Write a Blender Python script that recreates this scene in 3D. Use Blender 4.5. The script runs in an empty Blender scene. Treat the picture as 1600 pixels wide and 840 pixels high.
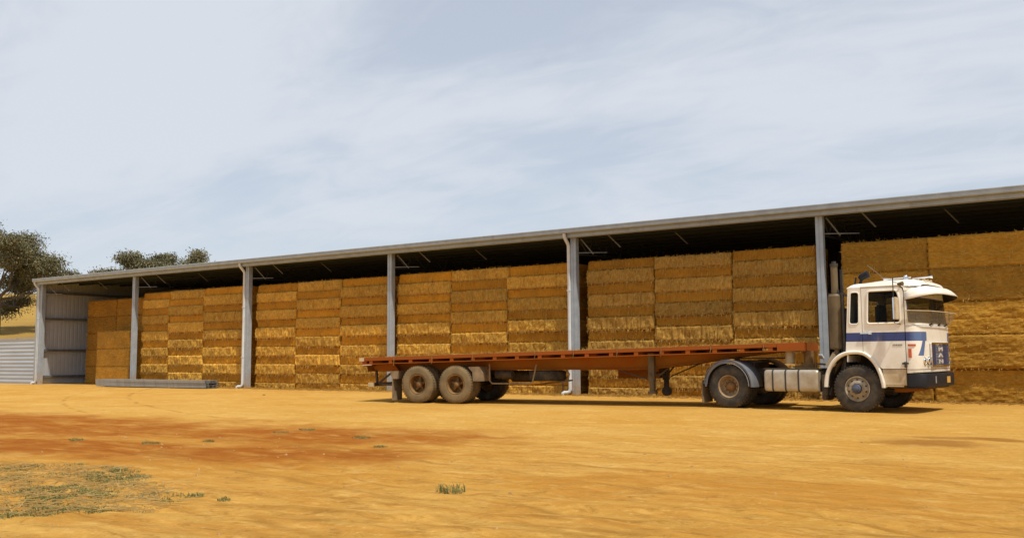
import bpy, bmesh, math, random
from mathutils import Vector, Matrix, noise
R = math.radians
sc = bpy.context.scene
C = sc.collection

# ------------------------------------------------------------------ camera
F_PX = 1450.0
YAW, PIT, ROL = -0.591891, 0.093439, -0.006809
CAM = Vector((47.287, -26.354, 1.2806))
fw = Vector((math.sin(YAW)*math.cos(PIT), math.cos(YAW)*math.cos(PIT), math.sin(PIT)))
rt = Vector((math.cos(YAW), -math.sin(YAW), 0)); up = rt.cross(fw)
r2 = rt*math.cos(ROL)+up*math.sin(ROL); u2 = -rt*math.sin(ROL)+up*math.cos(ROL)
cam_d = bpy.data.cameras.new('camera'); cam = bpy.data.objects.new('camera', cam_d); C.objects.link(cam)
m = Matrix((r2, u2, -fw)).transposed().to_4x4(); m.translation = CAM
cam.matrix_world = m
cam_d.sensor_width = 36; cam_d.lens = 36*F_PX/1600; cam_d.clip_start = .1; cam_d.clip_end = 3000
sc.camera = cam

# ------------------------------------------------------------------ light
SUN = Vector((0.46, -0.22, 1.0)).normalized()
el = math.asin(SUN.z); az = math.atan2(SUN.x, SUN.y)
w = bpy.data.worlds.new('World'); sc.world = w; w.use_nodes = True
nt = w.node_tree; N = nt.nodes; L = nt.links; N.clear()
out = N.new('ShaderNodeOutputWorld'); bg = N.new('ShaderNodeBackground'); bg.inputs[1].default_value = .10
sky = N.new('ShaderNodeTexSky'); sky.sky_type = 'NISHITA'; sky.sun_disc = False
sky.sun_elevation = el; sky.sun_rotation = az; sky.air_density = 1.0; sky.dust_density = .8; sky.ozone_density = 1.0
geo = N.new('ShaderNodeTexCoord')
# thin high cloud, laid on a plane far overhead
sep = N.new('ShaderNodeSeparateXYZ'); L.new(geo.outputs['Generated'], sep.inputs[0])
def wmath(op, a, b=None, clamp=False):
    n = N.new('ShaderNodeMath'); n.operation = op; n.use_clamp = clamp
    for i, v in enumerate((a, b)):
        if v is None: continue
        if isinstance(v, (int, float)): n.inputs[i].default_value = v
        else: L.new(v, n.inputs[i])
    return n.outputs[0]
zz = wmath('ADD', wmath('MAXIMUM', sep.outputs['Z'], 0.0), .22)
cmb = N.new('ShaderNodeCombineXYZ')
L.new(wmath('DIVIDE', sep.outputs['X'], zz), cmb.inputs[0]); L.new(wmath('DIVIDE', sep.outputs['Y'], zz), cmb.inputs[1])
mp = N.new('ShaderNodeMapping'); L.new(cmb.outputs[0], mp.inputs[0])
mp.inputs['Location'].default_value = (3.1, 1.7, 0); mp.inputs['Rotation'].default_value = (0, 0, R(20)); mp.inputs['Scale'].default_value = (.75, 1.5, 1)
n1 = N.new('ShaderNodeTexNoise'); n1.inputs['Scale'].default_value = 1.1; n1.inputs['Detail'].default_value = 6; n1.inputs['Roughness'].default_value = .5; n1.inputs['Distortion'].default_value = .7
L.new(mp.outputs[0], n1.inputs['Vector'])
n3 = N.new('ShaderNodeTexNoise'); n3.inputs['Scale'].default_value = 4.5; n3.inputs['Detail'].default_value = 8; n3.inputs['Roughness'].default_value = .6; n3.inputs['Distortion'].default_value = 1.2
L.new(mp.outputs[0], n3.inputs['Vector'])
nsum = wmath('ADD', wmath('MULTIPLY', n1.outputs[0], .78), wmath('MULTIPLY', n3.outputs[0], .22))
mr = N.new('ShaderNodeMapRange'); mr.interpolation_type = 'SMOOTHSTEP'; mr.inputs[1].default_value = .36; mr.inputs[2].default_value = .60
mr.inputs[3].default_value = .62; mr.inputs[4].default_value = .97
L.new(nsum, mr.inputs[0])
mx = N.new('ShaderNodeMix'); mx.data_type = 'RGBA'
L.new(mr.outputs[0], mx.inputs[0]); L.new(sky.outputs[0], mx.inputs[6]); mx.inputs[7].default_value = (6.3, 6.7, 7.35, 1)
L.new(mx.outputs[2], bg.inputs[0]); L.new(bg.outputs[0], out.inputs[0])
sd = bpy.data.lights.new('sun', 'SUN'); sd.energy = 3.9; sd.angle = R(1.5); sd.color = (1.0, .93, .80)
so = bpy.data.objects.new('sun', sd); C.objects.link(so); so.rotation_euler = SUN.to_track_quat('Z', 'Y').to_euler(); so.location = (20, -20, 60)
vs = sc.view_settings; vs.view_transform = 'Standard'; vs.look = 'None'; vs.gamma = 1; vs.use_curve_mapping = False; vs.exposure = 0.15

# ------------------------------------------------------------------ materials
def new_mat(name):
    m = bpy.data.materials.new(name); m.use_nodes = True
    return m, m.node_tree, m.node_tree.nodes['Principled BSDF']
def node_noise(nt, scale, detail=4, rough=.55, vscale=(1, 1, 1), coord='Object', dist=0):
    tc = nt.nodes.new('ShaderNodeTexCoord'); mp = nt.nodes.new('ShaderNodeMapping'); n = nt.nodes.new('ShaderNodeTexNoise')
    if coord == 'World':
        g = nt.nodes.new('ShaderNodeNewGeometry'); nt.links.new(g.outputs['Position'], mp.inputs[0])
    else: nt.links.new(tc.outputs[coord], mp.inputs[0])
    mp.inputs['Scale'].default_value = vscale
    nt.links.new(mp.outputs[0], n.inputs['Vector'])
    n.inputs['Scale'].default_value = scale; n.inputs['Detail'].default_value = detail; n.inputs['Roughness'].default_value = rough; n.inputs['Distortion'].default_value = dist
    return n.outputs[0]
def mrange(nt, src, a, b, c=0., d=1., smooth=False):
    n = nt.nodes.new('ShaderNodeMapRange'); nt.links.new(src, n.inputs[0])
    if smooth: n.interpolation_type = 'SMOOTHSTEP'
    for i, v in enumerate((a, b, c, d)): n.inputs[i+1].default_value = v
    return n.outputs[0]
def mixc(nt, fac, a, b, blend='MIX'):
    n = nt.nodes.new('ShaderNodeMix'); n.data_type = 'RGBA'; n.blend_type = blend
    if isinstance(fac, (int, float)): n.inputs[0].default_value = fac
    else: nt.links.new(fac, n.inputs[0])
    for i, v in ((6, a), (7, b)):
        if isinstance(v, tuple): n.inputs[i].default_value = (*v[:3], 1)
        else: nt.links.new(v, n.inputs[i])
    return n.outputs[2]
def mth(nt, op, a, b=None, c=None, clamp=False):
    n = nt.nodes.new('ShaderNodeMath'); n.operation = op; n.use_clamp = clamp
    for i, v in enumerate((a, b, c)):
        if v is None: continue
        if isinstance(v, (int, float)): n.inputs[i].default_value = v
        else: nt.links.new(v, n.inputs[i])
    return n.outputs[0]
def bump(nt, bsdf, h, strength=.4, dist=.02):
    b = nt.nodes.new('ShaderNodeBump'); nt.links.new(h, b.inputs['Height']); b.inputs['Strength'].default_value = strength; b.inputs['Distance'].default_value = dist
    nt.links.new(b.outputs[0], bsdf.inputs['Normal'])
def simple(name, col, col2=None, scale=6, rough=.6, metal=0., rough2=None, vscale=(1, 1, 1), lo=.35, hi=.65, bmp=0, spec=.5):
    m, nt, b = new_mat(name)
    b.inputs['Roughness'].default_value = rough; b.inputs['Metallic'].default_value = metal; b.inputs['Specular IOR Level'].default_value = spec
    n = node_noise(nt, scale, 5, .6, vscale)
    f = mrange(nt, n, lo, hi)
    nt.links.new(mixc(nt, f, col, col2 or tuple(c*.8 for c in col)), b.inputs['Base Color'])
    if rough2 is not None: nt.links.new(mrange(nt, f, 0, 1, rough, rough2), b.inputs['Roughness'])
    if bmp: bump(nt, b, n, bmp, .01)
    return m
M = {}
M['zinc'] = simple('zinc_steel', (.36, .41, .455), (.29, .33, .37), 3, .5, .1)
def dusty(m):
    nt = m.node_tree; b = nt.nodes['Principled BSDF']; src = b.inputs['Base Color'].links[0].from_socket
    g = nt.nodes.new('ShaderNodeNewGeometry'); sp_ = nt.nodes.new('ShaderNodeSeparateXYZ'); nt.links.new(g.outputs['Position'], sp_.inputs[0])
    n = node_noise(nt, 5, 5, .7, coord='World'); st = node_noise(nt, 2.5, 4, .6, (3, 3, .25), 'World')
    f = mth(nt, 'MULTIPLY', mrange(nt, sp_.outputs[2], .75, .05, 0, 1), mrange(nt, n, .3, .6), clamp=True)
    c1 = mixc(nt, mrange(nt, st, .60, .72, 0, .35), src, (.22, .17, .12))
    nt.links.new(mixc(nt, mth(nt, 'MULTIPLY', f, .75), c1, (.42, .25, .07)), b.inputs['Base Color'])
dusty(M['zinc'])
M['zinc_wall'] = simple('wall_sheet', (.41, .43, .46), (.36, .38, .40), 1.5, .55, .05)
M['zinc_shaded'] = simple('shaded_sheet', (.022, .030, .042), (.015, .021, .030), 1.0, .6, .1)  # near-black copy of the shed steel, the shade inside put into its colour
M['purlin'] = simple('galvanised_purlin', (.33, .33, .31), (.24, .24, .22), 5, .5, .3)
M['pipe'] = simple('pale_downpipe', (.62, .65, .67), (.54, .57, .58), 4, .35, 0)
M['fence'] = simple('corrugated_iron', (.44, .50, .57), (.36, .41, .47), 1.2, .45, .15, vscale=(.3, 1, 3))
M['truss'] = simple('truss_steel', (.055, .060, .065), (.04, .042, .045), 5, .6, .1)
M['girt'] = simple('girt_steel', (.12, .12, .12), (.08, .08, .08), 4, .6)
M['brace'] = simple('brace_steel', (.27, .26, .24), (.20, .19, .18), 5, .5, .1)
M['white'] = None
M['chrome'] = simple('chrome', (.85, .85, .84), (.7, .7, .68), 8, .12, 1.0)
M['rubber'] = simple('tyre_rubber', (.030, .026, .022), (.10, .075, .045), 5, .85, lo=.4, hi=.75, bmp=.3)
M['dusty_rubber'] = simple('dusty_tyre_rubber', (.22, .155, .072), (.125, .088, .042), 4, .9, lo=.35, hi=.7, bmp=.3)
M['black'] = simple('black_steel', (.020, .019, .018), (.055, .042, .030), 5, .6)
M['chassis'] = simple('chassis_steel', (.030, .026, .023), (.10, .065, .035), 6, .75)
M['navy'] = simple('dark_bumper_paint', (.007, .009, .015), (.014, .014, .017), 4, .45, rough2=.65, spec=.3)
M['red'] = simple('red_oxide_paint', (.29, .065, .008), (.24, .070, .009), 2.2, .7, rough2=.85, spec=.2, vscale=(.4, 1, 3), lo=.3, hi=.7)
M['red_dusty'] = simple('dusty_red_paint', (.31, .088, .009), (.31, .130, .020), 1.6, .85, spec=.15, vscale=(.6, 1, 1.5), lo=.35, hi=.65)
M['deck'] = simple('deck_boards', (.20, .10, .05), (.30, .18, .08), 5, .85, vscale=(.3, 4, 1))
M['rim_rust'] = simple('rusty_rim', (.24, .13, .035), (.13, .065, .02), 7, .75)
M['rim_tan'] = simple('dusty_rim', (.36, .27, .16), (.20, .12, .06), 6, .7)
M['rim_silver'] = simple('silver_rim', (.40, .35, .26), (.26, .20, .12), 6, .55, .2)
M['hub_blue'] = simple('blue_hub', (.035, .06, .14), (.09, .09, .10), 12, .5)
M['guard'] = simple('grey_mudguard', (.13, .15, .19), (.20, .19, .18), 4, .45, .2)
M['flap'] = simple('dusty_flap', (.28, .20, .11), (.17, .12, .07), 4, .85)
M['tank'] = simple('alloy_tank', (.50, .46, .38), (.36, .29, .19), 3, .38, .45, rough2=.55)
M['tan'] = simple('weathered_tan_steel', (.16, .115, .055), (.085, .06, .03), 4, .6, .2, vscale=(1, 1, .5))
M['orange'] = simple('orange_lens', (.55, .10, .025), (.42, .07, .02), 8, .25)
M['redlens'] = simple('red_lens', (.5, .02, .02), (.4, .02, .02), 8, .25)
M['yellow_plate'] = simple('amber_plate', (.62, .36, .08), (.5, .28, .06), 8, .5)
M['seat'] = simple('cab_trim', (.10, .075, .05), (.06, .05, .04), 8, .8)
M['interior'] = simple('cab_interior', (.035, .03, .026), (.02, .02, .02), 8, .8)
M['letter'] = simple('bright_letter', (.72, .72, .70), (.6, .6, .58), 10, .3, .3)
M['badge'] = simple('grey_badge', (.20, .18, .17), (.3, .28, .26), 20, .5)
M['cream'] = simple('dusty_cream_paint', (.56, .47, .32), (.42, .31, .17), 3.5, .6)

def paint_mat(name, stripe):
    m, nt, b = new_mat(name)
    b.inputs['Roughness'].default_value = .38; b.inputs['Coat Weight'].default_value = .25; b.inputs['Coat Roughness'].default_value = .3
    n = node_noise(nt, 2.3, 6, .6)
    base = mixc(nt, mrange(nt, n, .35, .75), (.82, .80, .73), (.72, .67, .56))
    tc = nt.nodes.new('ShaderNodeTexCoord'); s = nt.nodes.new('ShaderNodeSeparateXYZ'); nt.links.new(tc.outputs['Object'], s.inputs[0])
    X, Y, Z = s.outputs
    # road dust that has settled low on the panels
    n2 = node_noise(nt, 6, 5, .65)
    dust = mth(nt, 'MULTIPLY', mrange(nt, Z, 1.30, .80, 0, .55), mrange(nt, n2, .3, .7), clamp=True)
    base = mixc(nt, dust, base, (.45, .33, .19))
    if stripe:
        def between(v, a, c_): return mth(nt, 'MULTIPLY', mth(nt, 'GREATER_THAN', v, a), mth(nt, 'LESS_THAN', v, c_))
        ay = mth(nt, 'ABSOLUTE', Y)
        s1 = mth(nt, 'MULTIPLY', between(Z, 1.545, 1.74), mth(nt, 'GREATER_THAN', ay, .80))
        # the leg that drops down on the front corner
        edge = mth(nt, 'ADD', mth(nt, 'MULTIPLY', mth(nt, 'SUBTRACT', 1.74, Z), .38), .80)
        leg = mth(nt, 'MULTIPLY', mth(nt, 'GREATER_THAN', ay, edge), mth(nt, 'LESS_THAN', ay, mth(nt, 'ADD', edge, .15)))
        leg = mth(nt, 'MULTIPLY', mth(nt, 'MULTIPLY', leg, between(Z, 1.23, 1.62)), mth(nt, 'GREATER_THAN', X, 1.12))
        st = mth(nt, 'MAXIMUM', s1, leg)
        # stripe blue painted lighter towards the nose, standing in for sunlight there
        sun_lift = mrange(nt, mth(nt, 'ADD', X, mth(nt, 'MULTIPLY', n2, .12)), 1.20, 1.32)
        blue = mixc(nt, sun_lift, (.022, .042, .17), (.085, .14, .30))
        base = mixc(nt, st, base, blue)
    n4 = node_noise(nt, 22, 6, .75); n5 = node_noise(nt, 3.2, 4, .6, (1, 1, .35))
    chips = mth(nt, 'MULTIPLY', mrange(nt, n4, .63, .68), mrange(nt, Z, 1.9, .9, .15, 1), clamp=True)
    base = mixc(nt, chips, base, (.22, .09, .03))
    base = mixc(nt, mrange(nt, n5, .56, .75, 0, .35), base, (.42, .33, .21))
    nt.links.new(base, b.inputs['Base Color'])
    return m
M['white'] = paint_mat('cream_white_paint', False)
M['striped'] = paint_mat('cream_white_paint_blue_stripe', True)

def glass_mat(name, tint, op, rough=.03):
    m = bpy.data.materials.new(name); m.use_nodes = True; nt = m.node_tree; nt.nodes.clear()
    o = nt.nodes.new('ShaderNodeOutputMaterial'); t = nt.nodes.new('ShaderNodeBsdfTransparent'); p = nt.nodes.new('ShaderNodeBsdfPrincipled'); x = nt.nodes.new('ShaderNodeMixShader')
    t.inputs[0].default_value = (*tint, 1)
    p.inputs['Base Color'].default_value = (.05, .05, .05, 1) if rough < .2 else (.75, .70, .58, 1); p.inputs['Roughness'].default_value = rough
    lw = nt.nodes.new('ShaderNodeFresnel'); lw.inputs[0].default_value = 1.5
    f = mth(nt, 'ADD', lw.outputs[0], op, clamp=True)
    nt.links.new(f, x.inputs[0]); nt.links.new(t.outputs[0], x.inputs[1]); nt.links.new(p.outputs[0], x.inputs[2]); nt.links.new(x.outputs[0], o.inputs[0])
    return m
M['glass'] = glass_mat('window_glass', (.42, .44, .42), .03)
M['mesh'] = glass_mat('insect_screen_mesh', (.90, .87, .80), .12, .6)
for l_ in list(M['mesh'].node_tree.links):
    if l_.to_node.type == 'MATH' and l_.from_node.type == 'FRESNEL': M['mesh'].node_tree.links.remove(l_)
for n_ in M['mesh'].node_tree.nodes:
    if n_.type == 'MATH': n_.inputs[0].default_value = .05

def straw_mat(name, a, b_, c, vs1, dark=.5):
    m, nt, b = new_mat(name); b.inputs['Roughness'].default_value = .8; b.inputs['Specular IOR Level'].default_value = .25
    oi = nt.nodes.new('ShaderNodeObjectInfo')
    def nz(scale, vsc, det, offs):
        tc = nt.nodes.new('ShaderNodeTexCoord'); mp = nt.nodes.new('ShaderNodeMapping'); n = nt.nodes.new('ShaderNodeTexNoise')
        add = nt.nodes.new('ShaderNodeVectorMath'); add.operation = 'ADD'
        cx = nt.nodes.new('ShaderNodeCombineXYZ'); nt.links.new(mth(nt, 'MULTIPLY', oi.outputs['Random'], offs), cx.inputs[0]); nt.links.new(mth(nt, 'MULTIPLY', oi.outputs['Random'], offs*.7), cx.inputs[2])
        nt.links.new(tc.outputs['Object'], add.inputs[0]); nt.links.new(cx.outputs[0], add.inputs[1])
        nt.links.new(add.outputs[0], mp.inputs[0]); mp.inputs['Scale'].default_value = vsc
        nt.links.new(mp.outputs[0], n.inputs['Vector']); n.inputs['Scale'].default_value = scale; n.inputs['Detail'].default_value = det; n.inputs['Roughness'].default_value = .7
        return n.outputs[0]
    f1 = nz(9, vs1, 6, 31.); f2 = nz(3.0, (1, 1, 1), 3, 17.); f3 = nz(1.1, (1, 1, 1), 3, 47.)
    col = mixc(nt, mrange(nt, f1, .36, .66), a, b_)
    col = mixc(nt, mrange(nt, f2, .52, .72, 0, .8), col, c)
    k = mth(nt, 'MULTIPLY', mrange(nt, oi.outputs['Random'], 0, 1, .78, 1.16), mrange(nt, f3, .3, .7, .80, 1.2))
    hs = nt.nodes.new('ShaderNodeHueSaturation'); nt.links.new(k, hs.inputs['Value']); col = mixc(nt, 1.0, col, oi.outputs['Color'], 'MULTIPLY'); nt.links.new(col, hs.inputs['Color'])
    nt.links.new(hs.outputs[0], b.inputs['Base Color'])
    bump(nt, b, f1, .8, .03)
    return m
M['straw_dark'] = straw_mat('straw_cut_side', (.37, .152, .006), (.52, .240, .014), (.44, .195, .011), (3.0, 1, .5))
M['straw_light'] = straw_mat('straw_folded_side', (.36, .170, .012), (.63, .375, .070), (.50, .26, .032), (2.4, 1, .8))
M['straw_big'] = straw_mat('straw_big_bale', (.28, .130, .010), (.42, .222, .030), (.31, .140, .010), (.9, 1, 2.0))
M['strand'] = simple('loose_strand', (.52, .33, .08), (.36, .19, .03), 3, .7)

# ------------------------------------------------------------------ mesh builder
class MB:
    def __init__(s): s.v = []; s.f = []; s.m = []
    def add(s, vs, fs, mi=0):
        o = len(s.v); s.v += [tuple(p) for p in vs]
        for f in fs: s.f.append(tuple(i+o for i in f)); s.m.append(mi)
        return s
    def box(s, x0, x1, y0, y1, z0, z1, mi=0):
        return s.add([(x0, y0, z0), (x1, y0, z0), (x1, y1, z0), (x0, y1, z0), (x0, y0, z1), (x1, y0, z1), (x1, y1, z1), (x0, y1, z1)],
              [(0, 3, 2, 1), (4, 5, 6, 7), (0, 1, 5, 4), (1, 2, 6, 5), (2, 3, 7, 6), (3, 0, 4, 7)], mi)
    def bar(s, a, b, w_, h_, mi=0, upv=(0, 0, 1)):
        a = Vector(a); b = Vector(b); d = (b-a).normalized(); u = Vector(upv)
        if abs(d.dot(u)) > .98: u = Vector((0, 1, 0))
        sx = d.cross(u).normalized(); uy = sx.cross(d).normalized()
        ps = []
        for p in (a, b):
            for i, j in ((-1, -1), (1, -1), (1, 1), (-1, 1)): ps.append(p+sx*i*w_/2+uy*j*h_/2)
        return s.add(ps, [(3, 2, 1, 0), (4, 5, 6, 7), (0, 1, 5, 4), (1, 2, 6, 5), (2, 3, 7, 6), (3, 0, 4, 7)], mi)
    def tube(s, pts, r, n=8, mi=0, closed=False):
        pts = [Vector(p) for p in pts]; k = len(pts); rs = r if isinstance(r, (list, tuple)) else [r]*k
        ring = []; ref = None
        for i, p in enumerate(pts):
            if closed: t = (pts[(i+1) % k]-pts[i-1]).normalized()
            else: t = (pts[min(i+1, k-1)]-pts[max(i-1, 0)]).normalized()
            if ref is None: ref = Vector((0, 0, 1)) if abs(t.z) < .9 else Vector((1, 0, 0))
            a = t.cross(ref).normalized(); b = a.cross(t).normalized(); ref = b
            ring.append([p+(a*math.cos(2*math.pi*j/n)+b*math.sin(2*math.pi*j/n))*rs[i] for j in range(n)])
        vs = [q for r_ in ring for q in r_]; fs = []
        for i in range(k if closed else k-1):
            i2 = (i+1) % k
            for j in range(n): fs.append((i*n+j, i*n+(j+1) % n, i2*n+(j+1) % n, i2*n+j))
        if not closed: fs += [tuple(range(n-1, -1, -1)), tuple((k-1)*n+j for j in range(n))]
        return s.add(vs, fs, mi)
    def cyl(s, a, b, r, n=20, mi=0): return s.tube([a, b], r, n, mi)
    def lathe(s, prof, o, n=40, mi=0, sgn=1):
        # prof: (radius, offset) along the +y axis through o
        vs = []; fs = []; k = len(prof)
        for j in range(n):
            t = 2*math.pi*j/n
            for r_, a in prof: vs.append((o[0]+r_*math.cos(t), o[1]+a*sgn, o[2]+r_*math.sin(t)))
        for j in range(n):
            j2 = (j+1) % n
            for i in range(k-1): fs.append((j*k+i, j*k+i+1, j2*k+i+1, j2*k+i) if sgn > 0 else (j*k+i, j2*k+i, j2*k+i+1, j*k+i+1))
        return s.add(vs, fs, mi)
    def prism(s, poly, y0, y1, mi=0):
        # poly in x,z, extruded along y
        n = len(poly)
        vs = [(x, y0, z) for x, z in poly]+[(x, y1, z) for x, z in poly]
        fs = [tuple(range(n)), tuple(range(2*n-1, n-1, -1))]+[(i, i+n, (i+1) % n+n, (i+1) % n) for i in range(n)]
        return s.add(vs, fs, mi)
    def grid(s, P_, nu, nv, mi=0, close_u=False):
        vs = [P_(i, j) for i in range(nu) for j in range(nv)]
        fs = [(i*nv+j, ((i+1) % nu)*nv+j, ((i+1) % nu)*nv+j+1, i*nv+j+1) for i in range(nu if close_u else nu-1) for j in range(nv-1)]
        return s.add(vs, fs, mi)
    def build(s, name, mats, parent=None, bevel=0, smooth=False, loc=None, fixn=True):
        me = bpy.data.meshes.new(name); me.from_pydata(s.v, [], s.f)
        if not isinstance(mats, (list, tuple)): mats = [mats]
        for m_ in mats: me.materials.append(m_)
        me.polygons.foreach_set('material_index', s.m)
        bm = bmesh.new(); bm.from_mesh(me)
        if fixn: bmesh.ops.recalc_face_normals(bm, faces=bm.faces)
        if bevel:
            es = [e for e in bm.edges if len(e.link_faces) == 2 and e.calc_face_angle(0) > .5]
            bmesh.ops.bevel(bm, geom=es, offset=bevel, segments=2, affect='EDGES', clamp_overlap=True)
        bm.to_mesh(me); bm.free()
        if smooth:
            me.polygons.foreach_set('use_smooth', [True]*len(me.polygons))
            me.set_sharp_from_angle(angle=R(35))
        o = bpy.data.objects.new(name, me); C.objects.link(o)
        if parent: o.parent = parent
        if loc: o.location = loc
        return o
def tag(o, label=None, cat=None, group=None, kind=None):
    for k, v in (('label', label), ('category', cat), ('group', group), ('kind', kind)):
        if v: o[k] = v
    return o
def empty(name, loc, rz=0, ry=0):
    o = bpy.data.objects.new(name, None); o.empty_display_size = .3; C.objects.link(o); o.location = loc; o.rotation_euler = (0, ry, rz); return o
def panel(outer, holes, y0, y1, mb, mi=0):
    """flat sheet in x,z with holes, thickness y0..y1"""
    cu = bpy.data.curves.new('tmp', 'CURVE'); cu.dimensions = '2D'; cu.fill_mode = 'BOTH'; cu.extrude = (y1-y0)/2
    for ring in [outer]+holes:
        sp = cu.splines.new('POLY'); sp.points.add(len(ring)-1)
        for p, (x, z) in zip(sp.points, ring): p.co = (x, z, 0, 1)
        sp.use_cyclic_u = True
    ob = bpy.data.objects.new('tmp', cu); C.objects.link(ob); dg = bpy.context.evaluated_depsgraph_get()
    me = bpy.data.meshes.new_from_object(ob.evaluated_get(dg))
    ym = (y0+y1)/2
    mb.add([(v.co.x, ym-v.co.z, v.co.y) for v in me.vertices], [tuple(p.vertices) for p in me.polygons], mi)
    bpy.data.objects.remove(ob); bpy.data.curves.remove(cu); bpy.data.meshes.remove(me)
    return mb
def text_mesh(txt, size, ex, mb, mapf, mi=0):
    cu = bpy.data.curves.new('tmp', 'FONT'); cu.body = txt; cu.size = size; cu.extrude = ex; cu.align_x = 'CENTER'; cu.align_y = 'CENTER'; cu.offset = size*.03
    ob = bpy.data.objects.new('tmp', cu); C.objects.link(ob); dg = bpy.context.evaluated_depsgraph_get()
    me = bpy.data.meshes.new_from_object(ob.evaluated_get(dg))
    mb.add([mapf(v.co) for v in me.vertices], [tuple(p.vertices) for p in me.polygons], mi)
    bpy.data.objects.remove(ob); bpy.data.curves.remove(cu); bpy.data.meshes.remove(me)
def rpoly(pts, r, n=5):
    """round the corners of a polygon"""
    out_ = []; k = len(pts)
    for i in range(k):
        p = Vector(pts[i]); a = (Vector(pts[i-1])-p); b = (Vector(pts[(i+1) % k])-p)
        rr = min(r, a.length*.45, b.length*.45); A = p+a.normalized()*rr; B = p+b.normalized()*rr
        for j in range(n+1):
            t = j/n; q = A*(1-t)**2+p*2*t*(1-t)+B*t*t; out_.append((q.x, q.y))
    return out_
def sstep(t): t = max(0., min(1., t)); return t*t*(3-2*t)

# ------------------------------------------------------------------ ground
def hill(x, y):
    d = -x*.6+y*.8
    return 18*sstep((d-15)/190)
TRACKS = [(30, -60, 44.0), (30, -60, 42.0), (33, -52, 34.0), (33, -52, 32.1), (60, -80, 62.5), (60, -80, 60.6), (44, 30, 45.2), (44, 30, 47.1), (52, -60, 40.5), (52, -60, 38.6), (38, 12, 33.0), (38, 12, 34.9)]
def ground_z(x, y):
    if -.9 < y or y < -60 or x < 0 or x > 90: return hill(x, y)
    n = noise.noise(Vector((x*.22, y*.22, 0)))*.035+noise.noise(Vector((x*.9, y*.9, 3)))*.014
    near = sstep((26-math.hypot(x-CAM.x, y-CAM.y))/8)
    if near > 0:
        n += near*(noise.fractal(Vector((x*1.8, y*2.4, 5)), .8, 2.0, 5)*.016)
        for cx, cy, rr in TRACKS:
            d = abs(math.hypot(x-cx, y-cy)-rr+noise.noise(Vector((x*.3, y*.3, cx)))*.25)
            if d < .30:
                g = sstep(noise.noise(Vector((x*.35, y*.35, rr)))*1.6+.55)
                n += near*g*(-.014*math.exp(-(d/.10)**2)+.008*math.exp(-((d-.19)/.05)**2))
    return n*(.25 if y > -6 else 1.0)
def axis(fine0, fine1, step, lo, hi):
    a = []; v = fine0; st = step
    while v > lo: a.insert(0, v); v -= st; st *= 1.22
    a.insert(0, lo)
    v = fine0+step
    while v < fine1: a.append(v); v += step
    st = step
    while v < hi: a.append(v); v += st; st *= 1.22
    a.append(hi); return sorted(set(a))
xs = axis(28, 54, .085, -900, 900); ys = axis(-24.5, -8, .075, -400, 1100)
mb = MB()
mb.v = [(x, y, ground_z(x, y)-(.0)) for x in xs for y in ys]; ny = len(ys)
mb.f = [(i*ny+j, (i+1)*ny+j, (i+1)*ny+j+1, i*ny+j+1) for i in range(len(xs)-1) for j in range(ny-1)]; mb.m = [0]*len(mb.f)
mg, nt, b = new_mat('sandy_dirt'); b.inputs['Roughness'].default_value = .95; b.inputs['Specular IOR Level'].default_value = .1
def stain(cx, cy, rx, ry, rot, nscale=.5, amp=.5, inner=.55):
    g = nt.nodes.new('ShaderNodeNewGeometry'); mp = nt.nodes.new('ShaderNodeMapping'); mp.vector_type = 'TEXTURE'
    nt.links.new(g.outputs['Position'], mp.inputs[0]); mp.inputs['Location'].default_value = (cx, cy, 0); mp.inputs['Rotation'].default_value = (0, 0, R(rot)); mp.inputs['Scale'].default_value = (rx, ry, 1e4)
    ln = nt.nodes.new('ShaderNodeVectorMath'); ln.operation = 'LENGTH'; nt.links.new(mp.outputs[0], ln.inputs[0])
    nn = node_noise(nt, nscale, 5, .6, coord='World')
    return mrange(nt, mth(nt, 'ADD', ln.outputs['Value'], mth(nt, 'MULTIPLY', mth(nt, 'SUBTRACT', nn, .5), amp*2)), 1.15, inner, 0, 1, True)
nA = node_noise(nt, .30, 6, .6, (1, 1.5, 1), 'World'); nB = node_noise(nt, 1.3, 8, .68, (1, 1.7, 1), 'World', .4); nC = node_noise(nt, 11, 6, .8, (1, 1, 1), 'World')
nD = node_noise(nt, .8, 8, .70, (.5, 1.8, 1), 'World', 1.2); nE = node_noise(nt, 2.6, 8, .75, (.8, 1.6, 1), 'World', .8); nF = node_noise(nt, .33, 4, .6, (1, 1, 1), 'World'); nG = node_noise(nt, .12, 4, .5, (1, 1, 1), 'World')
base = mixc(nt, mrange(nt, nA, .35, .65), (.555, .322, .078), (.49, .250, .043))
# the near yard is scuffed to a deeper orange
g = nt.nodes.new('ShaderNodeNewGeometry'); v = nt.nodes.new('ShaderNodeVectorMath'); v.operation = 'DISTANCE'; nt.links.new(g.outputs['Position'], v.inputs[0]); v.inputs[1].default_value = (43, -21, 0)
scuff = mrange(nt, mth(nt, 'ADD', v.outputs['Value'], mth(nt, 'MULTIPLY', nF, 7.0)), 15, 6.5, .15, 1, True)
base = mixc(nt, mth(nt, 'MULTIPLY', mrange(nt, nD, .44, .60, 0, .65), scuff), base, (.42, .180, .024))
base = mixc(nt, mth(nt, 'MULTIPLY', mrange(nt, nE, .53, .64, 0, .8), scuff), base, (.30, .145, .026))
base = mixc(nt, mrange(nt, nB, .53, .68, 0, .65), base, (.65, .405, .12))
base = mixc(nt, mrange(nt, nC, .55, .66, 0, .55), base, (.33, .160, .030))
base = mixc(nt, mrange(nt, nC, .44, .34, 0, .45), base, (.70, .48, .17))
red = None
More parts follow.
